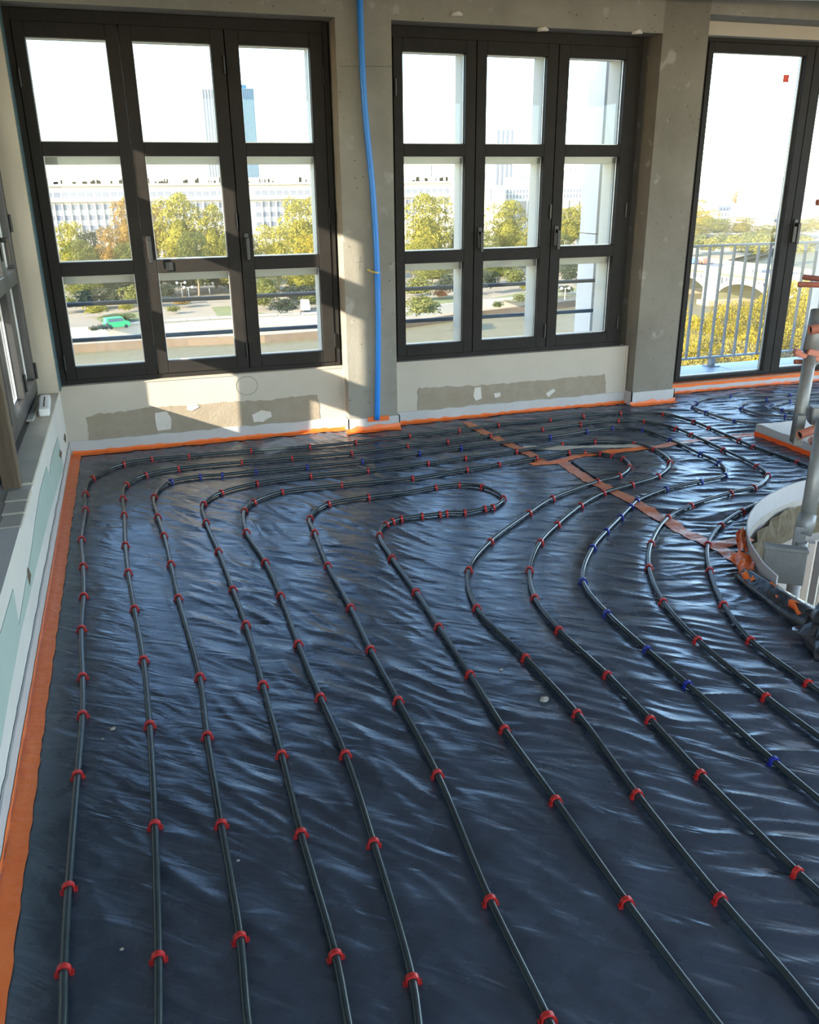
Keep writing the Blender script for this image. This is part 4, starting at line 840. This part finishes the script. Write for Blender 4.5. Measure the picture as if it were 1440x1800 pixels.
NT = [(1185, 545, 50, 62, 0), (1228, 562, 46, 52, 1), (1280, 540, 52, 62, 2), (1335, 535, 50, 58, 3), (1392, 505, 52, 66, 4), (1440, 500, 50, 60, 5), (1205, 600, 60, 40, 6), (1262, 592, 58, 42, 7), (1325, 590, 60, 40, 8), (1390, 575, 60, 42, 9), (1365, 510, 34, 78, 10), (1450, 570, 60, 40, 11)]
for px, pt, hw, Y, i in NT:
    tree(px, pt-16, hw, Y, 'n', 'golden treetop just below the balcony, ' + ['far left of the upper row', 'upper row, second from left', 'upper row, third from left', 'upper row, left of the door stile', 'upper row, right of the door stile', 'upper row, at the right edge', 'lower row, far left', 'lower row, second from left', 'lower row, behind the door stile', 'lower row, right of the door stile', 'small one behind the door stile', 'lower row, at the right edge'][i], z=-22, near=True, group='golden treetops below the balcony')
SH = [(165, 538, 20, 'y', 'round yellow-green bush left of the green van'), (221, 536, 13, 'y', 'small yellow tree-like bush behind the green van'), (205, 556, 30, 'g', 'long low hedge behind the green van', 10), (165, 575, 10, 'd', 'clipped dark bush, left of the pair by the ramp wall'), (182, 572, 11, 'd', 'clipped dark bush, right of the pair by the ramp wall'),
      (318, 525, 16, 'o', 'orange bush in the lower middle pane of the left window'), (303, 540, 12, 'g', 'green bush beside the orange bush, lower middle pane'), (455, 520, 26, 'g', 'tall grassy bush in the lower right pane, left window'), (500, 530, 26, 'd', 'dark hedge in the lower right pane, left window'), (545, 520, 22, 'g', 'green bush before the white car'),
      (745, 528, 36, 'g', 'wide green bush on the bank in the second window'), (776, 512, 14, 'r', 'red leaved small tree in the second window'), (725, 505, 16, 'g', 'green bush at the left edge of the second window'), (876, 532, 12, 'g', 'small green bush on the bank, middle sash of the second window'), (915, 520, 14, 'g', 'rounded green bush right of the small one, second window'), (922, 502, 9, 'y', 'small yellow tree on the bank in the second window'), (995, 505, 14, 'd', 'dark bush by the stone pier in the second window')]
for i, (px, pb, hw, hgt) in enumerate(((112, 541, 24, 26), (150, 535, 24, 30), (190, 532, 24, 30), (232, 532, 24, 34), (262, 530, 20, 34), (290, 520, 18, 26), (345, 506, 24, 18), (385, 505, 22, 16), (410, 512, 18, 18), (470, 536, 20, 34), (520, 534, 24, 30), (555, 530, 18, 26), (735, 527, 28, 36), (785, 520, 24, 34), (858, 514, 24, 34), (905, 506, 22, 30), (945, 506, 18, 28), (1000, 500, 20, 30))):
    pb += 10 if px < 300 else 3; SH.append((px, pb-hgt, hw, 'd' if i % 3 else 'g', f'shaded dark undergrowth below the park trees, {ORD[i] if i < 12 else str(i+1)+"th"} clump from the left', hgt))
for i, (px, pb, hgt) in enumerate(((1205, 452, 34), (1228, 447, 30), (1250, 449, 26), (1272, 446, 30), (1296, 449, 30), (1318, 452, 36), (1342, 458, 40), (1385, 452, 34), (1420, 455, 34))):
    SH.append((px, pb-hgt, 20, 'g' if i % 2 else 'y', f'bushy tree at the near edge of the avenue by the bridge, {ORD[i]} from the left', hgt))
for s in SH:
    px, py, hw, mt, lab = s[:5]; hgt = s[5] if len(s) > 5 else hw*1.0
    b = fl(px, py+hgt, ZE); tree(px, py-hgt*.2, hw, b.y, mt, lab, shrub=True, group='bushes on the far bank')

# ---- buildings
def bparts(root): return lambda name, mb, mat, **k: mb.build(name, mat, root, **k)
YB = 285
def Z_(py, px=200, Y=YB): return wy(px, py, Y).z
bA = empty('office_building', (0, 0, 0)); tag(bA, 'long white office building with rows of windows behind the trees', 'building'); pA = bparts(bA)
x0, x1 = wy(20, 350, YB).x, wy(793, 345, YB).x; zr = Z_(323)
pA('wall', MB().box(x0, x1, YB, YB+18, ZE, zr), m_facade)
pA('cornice', MB().box(x0-.5, x1+.5, YB-1.0, YB, Z_(354), Z_(350)), m_facade); pA('cornice', MB().box(x0-.5, x1+.5, YB-.8, YB, zr-.6, zr), m_facade)
pA('setback_storey', MB().box(x0+8, x1-10, YB+6, YB+17, zr, zr+1.6), m_facade)
rows = [(337.5, 346.5, 1.7), (359, 368, 1.75), (377.5, 386, 1.75), (395.5, 404, 1.75)]
win0 = None; SPC = 2.28; n = int((x1-x0)/SPC); skip0, skip1 = wy(430, 350, YB).x, wy(452, 350, YB).x
for i in range(n):
    xc = x0+SPC*(i+.5)
    if skip0 < xc < skip1: continue
    for r, (pa, pb, w) in enumerate(rows):
        if r == 3 and xc > wy(260, 400, YB).x and not (skip1 < xc < skip1+9): continue
        za, zb = Z_(pa), Z_(pb)
        if win0 is None:
            win0 = MB().box(-.85, .85, -.06, .02, -.9, .9).build('window', m_pane_far, bA); c = win0
        else: c = win0.copy(); COL.objects.link(c)
        c.location = (xc, YB, (za+zb)/2); c.scale = (w/1.7, 1, (za-zb)/1.8)
    f_ = MB().box(xc+.98, xc+1.30, YB-.45, YB, ZE, Z_(356)).build('fin', m_facade, bA)
clut = MB(); rnd = random.Random(12)
for i in range(170):
    x = rnd.uniform(x0, x1); h = rnd.uniform(.4, 1.7)*(1.8 if rnd.random() < .1 else 1); clut.box(x, x+rnd.uniform(.3, 1.6), YB+.6, YB+1.6, zr, zr+h)
o = clut.build('roof_planters', M('roof_clutter', (.34, .33, .29), .9, col2=(.5, .48, .42), scale=.6), bA); tag(o, kind='stuff')

def tower(px0, px1, ptop, Y, mats, lab, nf, step=None):
    a, b = wy(px0, ptop, Y), wy(px1, ptop, Y); r = empty('tower_block', ((a.x+b.x)/2, Y, ZE)); tag(r, lab, 'tower'); iv = Matrix.Translation(-r.location)
    def pt(nm, mb, m): o = mb.build(nm, m, r); o.matrix_parent_inverse = iv; return o
    pt('body', MB().box(a.x, b.x, Y, Y+18, ZE, a.z), mats[0])
    for i in range(nf):
        x = a.x+(b.x-a.x)*(i+.35)/nf; pt('mullion', MB().box(x, x+(b.x-a.x)/nf*.35, Y-.5, Y, ZE, a.z), mats[1])
    if step: c = wy(step[0], step[1], Y); pt('plant_room', MB().box(a.x, c.x, Y, Y+12, a.z, c.z), mats[0])
tower(424, 446, 155, 420, (m_towerb, m_towerl), 'tall blue glass tower above the white office building', 9, (433, 149))
tower(352, 383, 156, 425, (m_towerw, M('tower_line', (.20, .21, .22), .7)), 'tall pale white tower left of the blue tower', 6)
tower(871, 903, 228, 620, (M('tower_grey', (.25, .26, .29), .6), M('tower_dark', (.13, .135, .165), .6)), 'distant grey slab tower in the middle sash of the second window', 4)
tower(752, 760, 290, 560, (M('chimney_stack', (.18, .17, .18), .8), m_towerw), 'thin distant chimney in the left sash of the second window', 1)

def block(px0, px1, ptop, pbot, Y, mat, lab, roof=None, cols=0, wr=(), dep=14, name='town_building', rmat=None, chim=0):
    a, b = wy(px0, ptop, Y), wy(px1, ptop, Y); r = empty(name, ((a.x+b.x)/2, Y, ZE)); tag(r, lab, 'building'); iv = Matrix.Translation(-r.location)
    def pt(nm, mb, m): o = mb.build(nm, m, r); o.matrix_parent_inverse = iv; return o
    pt('wall', MB().box(a.x, b.x, Y, Y+dep, ZE-1, a.z), mat)
    if roof:
        zt = wy((px0+px1)/2, roof, Y).z; h = zt-a.z
        pt('roof', MB().prism([(0, a.z), (dep, a.z), (dep-min(dep*.4, h*.6), zt), (min(dep*.4, h*.6), zt)], lambda u, v, d: (d, Y+u, v), a.x, b.x), rmat or m_zinc)
        for i in range(chim):
            x = a.x+(b.x-a.x)*(i+.5)/chim; pt('chimney', MB().box(x-.6, x+.6, Y+3, Y+5, a.z, zt+1.6), m_facade)
    w0 = None
    for i in range(cols):
        x = a.x+(b.x-a.x)*(i+.5)/cols; ww = (b.x-a.x)/cols*.27
        for (pa, pb) in wr:
            za, zb = wy(px0, pa, Y).z, wy(px0, pb, Y).z
            if w0 is None: o = MB().box(-1, 1, -.08, .02, -1, 1).build('window', m_pane_far, r); w0 = o; o.matrix_parent_inverse = iv
            else: o = w0.copy(); COL.objects.link(o)
            o.location = (x, Y, (za+zb)/2); o.scale = (ww, 1, (za-zb)/2)
    return r, pt, a, b
r, pt, a, b = block(851, 889, 326, 400, 262, M('cream_gable', (.66, .60, .46), .9), 'plain cream gable wall in the middle sash of the second window')
o = MB().box(wy(862, 340, 262).x, wy(864.5, 340, 262).x, 261.9, 262.1, wy(862, 350, 262).z, wy(862, 332, 262).z).build('slot_window', m_pane_far, r); o.matrix_parent_inverse = Matrix.Translation(-r.location)
r, pt, a, b = block(890, 1034, 327, 395, 268, M('modern_facade', (.42, .40, .37), .9, col2=(.48, .46, .42), scale=.3), 'modern building with a glazed upper storey in the second window', cols=26, wr=((333, 340), (342, 349)))
pt('brick_band', MB().box(a.x, b.x, 267.7, 268, wy(900, 392, 268).z, wy(900, 354, 268).z), m_brick)
for i in range(9):
    x = a.x+(b.x-a.x)*i/8; pt('column', MB().box(x-.25, x+.25, 267.4, 268, ZE, wy(900, 352, 268).z), m_facade)
block(786, 812, 318, 330, 330, m_facade, 'house with dark mansard roof right of the chimney in the second window', roof=299, chim=2)
block(838, 866, 318, 330, 340, m_facade, 'house with grey rounded roof left of the slab tower', roof=303, chim=1)
block(1000, 1024, 312, 330, 380, m_facade, 'rooftop box building beside the stone pier', roof=299, chim=3)
block(700, 752, 314, 330, 420, m_facade, 'far pale building at the left edge of the second window', roof=309)
block(905, 985, 318, 330, 430, m_facade, 'far pale building right of the slab tower', roof=311, chim=3)
block(1226, 1246, 362, 400, 470, m_facade, 'house with blue-grey mansard roof, first from the left in the door view', roof=343, cols=4, wr=((366, 371),), chim=1)
block(1247, 1266, 358, 400, 455, m_facade, 'house with slate mansard roof, second from the left in the door view', roof=344, cols=4, wr=((364, 369),), chim=2)
block(1262, 1312, 372, 400, 430, m_facade, 'white apartment house with striped dormers in the door view', roof=360, cols=9, wr=((362, 369), (374, 380), (383, 389)), chim=4)
block(1312, 1340, 372, 405, 405, M('cream_house', (.55, .50, .44), .9), 'tall apartment house with grey roof left of the door stile', roof=357, cols=6, wr=((374, 381), (384, 391)), chim=3)
block(1340, 1364, 366, 405, 400, M('grey_house', (.42, .38, .36), .9), 'grey-brown apartment house behind the door stile', roof=352, cols=5, wr=((370, 377), (381, 388)), chim=2)
block(1402, 1470, 356, 392, 400, M('blue_house', (.36, .38, .43), .8), 'blue-grey building right of the door stile', roof=345, cols=10, wr=((358, 364), (368, 374)), chim=3)
block(1328, 1352, 317, 326, 1100, M('far_slab', (.40, .39, .40), .8), 'far flat topped block on the skyline in the door view', cols=8, wr=((311, 314),), roof=309, rmat=M('far_slab_roof', (.44, .43, .44), .8))
hz = MB(); rnd = random.Random(8)
for i in range(420):
    Y = rnd.uniform(480, 1500); x = rnd.uniform(-.3, 1.35)*Y; w_ = rnd.uniform(8, 26); h = rnd.uniform(2, 11)+(Y-480)*.010
    if abs(Y-567) < 45 or abs(Y-1105) < 45 or abs(Y-629) < 45: continue
    z1 = -6+h*.8 if rnd.random() < .85 else -2+h
    hz.box(x, x+w_, Y, Y+w_, -25, z1); 
    if rnd.random() < .6: hz.prism([(x, z1), (x+w_, z1), (x+w_*.7, z1+3), (x+w_*.3, z1+3)], lambda u, v, d: (u, d, v), Y, Y+w_)
tag(hz.build('distant_rooftops', M('distant_roofs', (.40, .385, .36), .9, col2=(.28, .28, .29), scale=.02)), 'hazy far rooftops of the city along the horizon', 'rooftops', kind='stuff')
tag(MB().add([(-800, 415, ZE-.3), (2600, 415, ZE-.3), (2600, 1900, ZE-.3), (-800, 1900, ZE-.3), (300, 240, ZE-.3), (900, 240, ZE-.3), (900, 415, ZE-.3), (300, 415, ZE-.3)], [(0, 1, 2, 3), (4, 5, 6, 7)]).build('city_ground', m_sand, fix=False), 'city ground beyond the river', 'ground', kind='structure')

# ---- bridge, in the plane x = XB
XB = 128.
def bx_(px, py): p = wx(px, py, XB); return (p.y, p.z)
brg = empty('bridge', (XB, 170, ZW)); tag(brg, 'pale arched road bridge over the river seen through the balcony railing', 'bridge'); iv = Matrix.Translation(-brg.location)
def bp_(nm, mb, m): o = mb.build(nm, m, brg); o.matrix_parent_inverse = iv; return o
zd = bx_(1285, 480)[1]; yA, yB = 240., 60.; yp = bx_(1254, 500)[0]
zsp = ZW+1.2; cr = zd-2.0
def arch(y0, y1):      # spandrel between two piers with an arched opening
    n = 22; top = [(y0, zd-.3), (y1, zd-.3)]; low = []
    for i in range(n+1):
        u = i/n; low.append((y1+(y0-y1)*u, zsp+(cr-zsp)*math.sqrt(max(0, 1-(2*u-1)**2))))
    vs = []; mb = MB()
    for i in range(n):
        (ya, za), (yb, zb) = low[i], low[i+1]; mb.add([(XB, ya, za), (XB, yb, zb), (XB, yb, zd-.3), (XB, ya, zd-.3), (XB+.5, ya, za), (XB+.5, yb, zb), (XB+.5, yb, zd-.3), (XB+.5, ya, zd-.3), (XB+14, ya, za), (XB+14, yb, zb)], [(0, 1, 2, 3), (4, 7, 6, 5), (0, 4, 5, 1), (4, 8, 9, 5)])
    bp_('spandrel', mb, m_iron)
    rb = MB()
    for i in range(n):
        (ya, za), (yb, zb) = low[i], low[i+1]; rb.add([(XB-.3, ya, za), (XB-.3, yb, zb), (XB-.3, yb, zb+.7), (XB-.3, ya, za+.7), (XB, ya, za), (XB, yb, zb), (XB, yb, zb+.7), (XB, ya, za+.7)], [(0, 1, 2, 3), (0, 4, 5, 1), (2, 6, 7, 3)])
    bp_('arch_rib', rb, m_facade)
    for i in range(12):       # open lattice slots in the haunches
        u = (i+.5)/12; yy = y0+(y1-y0)*u; h = zsp+(cr-zsp)*math.sqrt(1-(2*u-1)**2)
        if zd-.9-h > 1.2: bp_('lattice_slot', MB().box(XB-.06, XB, yy-.9, yy+.9, h+1.0, zd-1.2), m_zinc)
yr = bx_(1352, 505)[0]; span = yp-yr
arch(yp-1.5, yp-1.5-span); arch(yp+1.5+span*1.05, yp+1.5); arch(yp-4.5-span, yp-4.5-2*span)
for y in (yp, yp-3-span, yp+3+span*1.05):
    bp_('pier', MB().box(XB-1.6, XB+15, y-1.5, y+1.5, ZW+.9, zd+.7), m_facade); bp_('pier_foot', MB().box(XB-2.4, XB+16, y-2.2, y+2.2, ZW-1, ZW+1.1), m_quay)
bp_('deck', MB().box(XB-.4, XB+14, yB, yA, zd-.35, zd), m_road)
for x in (XB-.5, XB+14): bp_('parapet', MB().box(x, x+.35, yB, yA, zd-.35, zd+.95), m_iron)
bp_('pavement', MB().box(XB, XB+2.2, yB, yA, zd, zd+.14), m_quay)

# ---- vehicles, lamps, walkers
def vehicle(name, p, yaw, L, Wd, H, col, lab, van=False):
    r = empty(name, p); r.rotation_euler = (0, 0, yaw); tag(r, lab, 'van' if van else 'car')
    m = M('paint', col, .35)
    MB().prism([(-L/2, .3), (L/2, .3), (L/2, H*.55), (L*.42, H*.6), (-L/2, H*.62)], lambda a, b, d: (a, d, b), -Wd/2, Wd/2).build('body', m, r, bevel=.06)
    cab = MB().prism([(-L*.48, H*.58), (L*(.34 if van else .22), H*.58), (L*(.22 if van else .08), H), (-L*(.46 if van else .32), H)], lambda a, b, d: (a, d, b), -Wd*.45, Wd*.45).build('cabin', m, r, bevel=.06)
    for s in (-1, 1):
        MB().prism([(-L*.40, H*.64), (L*(.26 if van else .16), H*.64), (L*(.2 if van else .07), H*.92), (-L*(.38 if van else .29), H*.92)], lambda a, b, d: (a, d, b), s*Wd*.45-.02, s*Wd*.45+.02).build('side_window', m_pane_far, cab)
        for x in (-L*.32, L*.32): MB().tube([(x, s*(Wd/2-.18), .33), (x, s*(Wd/2+.02), .33)], .33, 14).build('wheel', m_blackp, r)
p = fl(206, 577, ZE); vehicle('van', p, R_(22), 4.3, 1.8, 2.0, (.03, .42, .13), 'small bright green van on the far esplanade', True)
p = fl(537, 546, ZE); vehicle('van', p, R_(80), 4.6, 1.9, 2.1, (.6, .6, .6), 'white van by the hedge on the far bank', True)
p = Vector((XB+5, wx(1321, 486, XB+5).y, zd)); vehicle('car', p, R_(90), 4.2, 1.8, 1.5, (.45, .47, .55), 'silver car on the bridge, nearer to the door stile')
p = Vector((XB+6, wx(1287, 482, XB+6).y, zd)); vehicle('car', p, R_(90), 4.4, 1.8, 1.7, (.62, .62, .62), 'white car on the bridge, second from the door stile')
p = Vector((XB+9, wx(1233, 465, XB+9).y, zd)); vehicle('car', p, R_(90), 4.2, 1.8, 1.5, (.40, .10, .06), 'red car on the bridge at the left of the door view')
p = Vector((XB+7, wx(1214, 461, XB+7).y, zd)); vehicle('car', p, R_(90), 4.2, 1.8, 1.5, (.10, .18, .42), 'blue car on the bridge at the left edge of the door view')
for i, (px, pb, pt_, lab) in enumerate(((321, 523, 497, 'white double globe lamp post, left of the pair in the lower middle pane'), (333, 526, 505, 'white double globe lamp post, right of the pair in the lower middle pane'), (369, 518, 498, 'single lamp post right of the pair, lower middle pane'), (993, 527, 507, 'lamp post on the bank in the right sash of the second window'))):
    b = fl(px, pb, ZE); t = wy(px, pt_, b.y); h = t.z-ZE; r = empty('street_lamp', b); tag(r, lab, 'lamp post', 'lamp posts on the far bank')
    MB().tube([(0, 0, 0), (0, 0, h)], [.12, .07], 6).build('pole', m_facade, r)
    MB().tube([(-.9, 0, h), (.9, 0, h)], .05, 5).build('arm', m_facade, r)
    for s in (-.9, .9): MB().tube([(s, 0, h-.3), (s, 0, h-.15), (s, 0, h+.2), (s, 0, h+.3)], [.1, .3, .3, .1], 8).build('globe', m_whitep, r, smooth=True)
def walker(px, pb, col, lab, yaw, z=ZE, x=None):
    b = fl(px, pb, z) if x is None else Vector((x, wx(px, pb, x).y, z)); r = empty('person', b); r.rotation_euler = (0, 0, yaw); tag(r, lab, 'person', 'walkers')
    me = bpy.data.meshes.new('body'); V = [(0, 0, .92), (0, 0, 1.2), (0, .02, 1.42), (0, .02, 1.55), (0, .04, 1.68), (-.19, 0, 1.40), (-.24, .06, 1.12), (-.22, .2, .9), (.19, 0, 1.40), (.24, -.06, 1.12), (.22, -.02, .88), (-.1, .02, .88), (-.11, .16, .48), (-.11, .12, .06), (.1, -.02, .88), (.11, -.08, .48), (.11, -.28, .08), (-.11, .26, .03), (.11, -.14, .03)]
    E = [(0, 1), (1, 2), (2, 3), (3, 4), (2, 5), (5, 6), (6, 7), (2, 8), (8, 9), (9, 10), (0, 11), (11, 12), (12, 13), (0, 14), (14, 15), (15, 16), (13, 17), (16, 18)]
    me.from_pydata(V, E, []); me.materials.append(M('coat', col, .9)); o = bpy.data.objects.new('body', me); COL.objects.link(o); o.parent = r
    md = o.modifiers.new('skin', 'SKIN'); rad = [.14, .15, .15, .06, .11, .07, .055, .045, .07, .055, .045, .1, .075, .05, .1, .075, .05, .04, .04]
    for i, d in enumerate(me.skin_vertices[0].data): d.radius = (rad[i], rad[i]); d.use_root = i == 0
    o.modifiers.new('sub', 'SUBSURF').levels = 1
walker(362, 533, (.10, .11, .16), 'dark clothed person walking on the path in the lower middle pane', R_(60))
walker(190, 583, (.05, .05, .06), 'dark clothed person standing in front of the green van', R_(10))
walker(1300, 471, (.12, .12, .15), 'dark clothed person walking on the bridge pavement', R_(90), z=zd, x=XB+1.2)
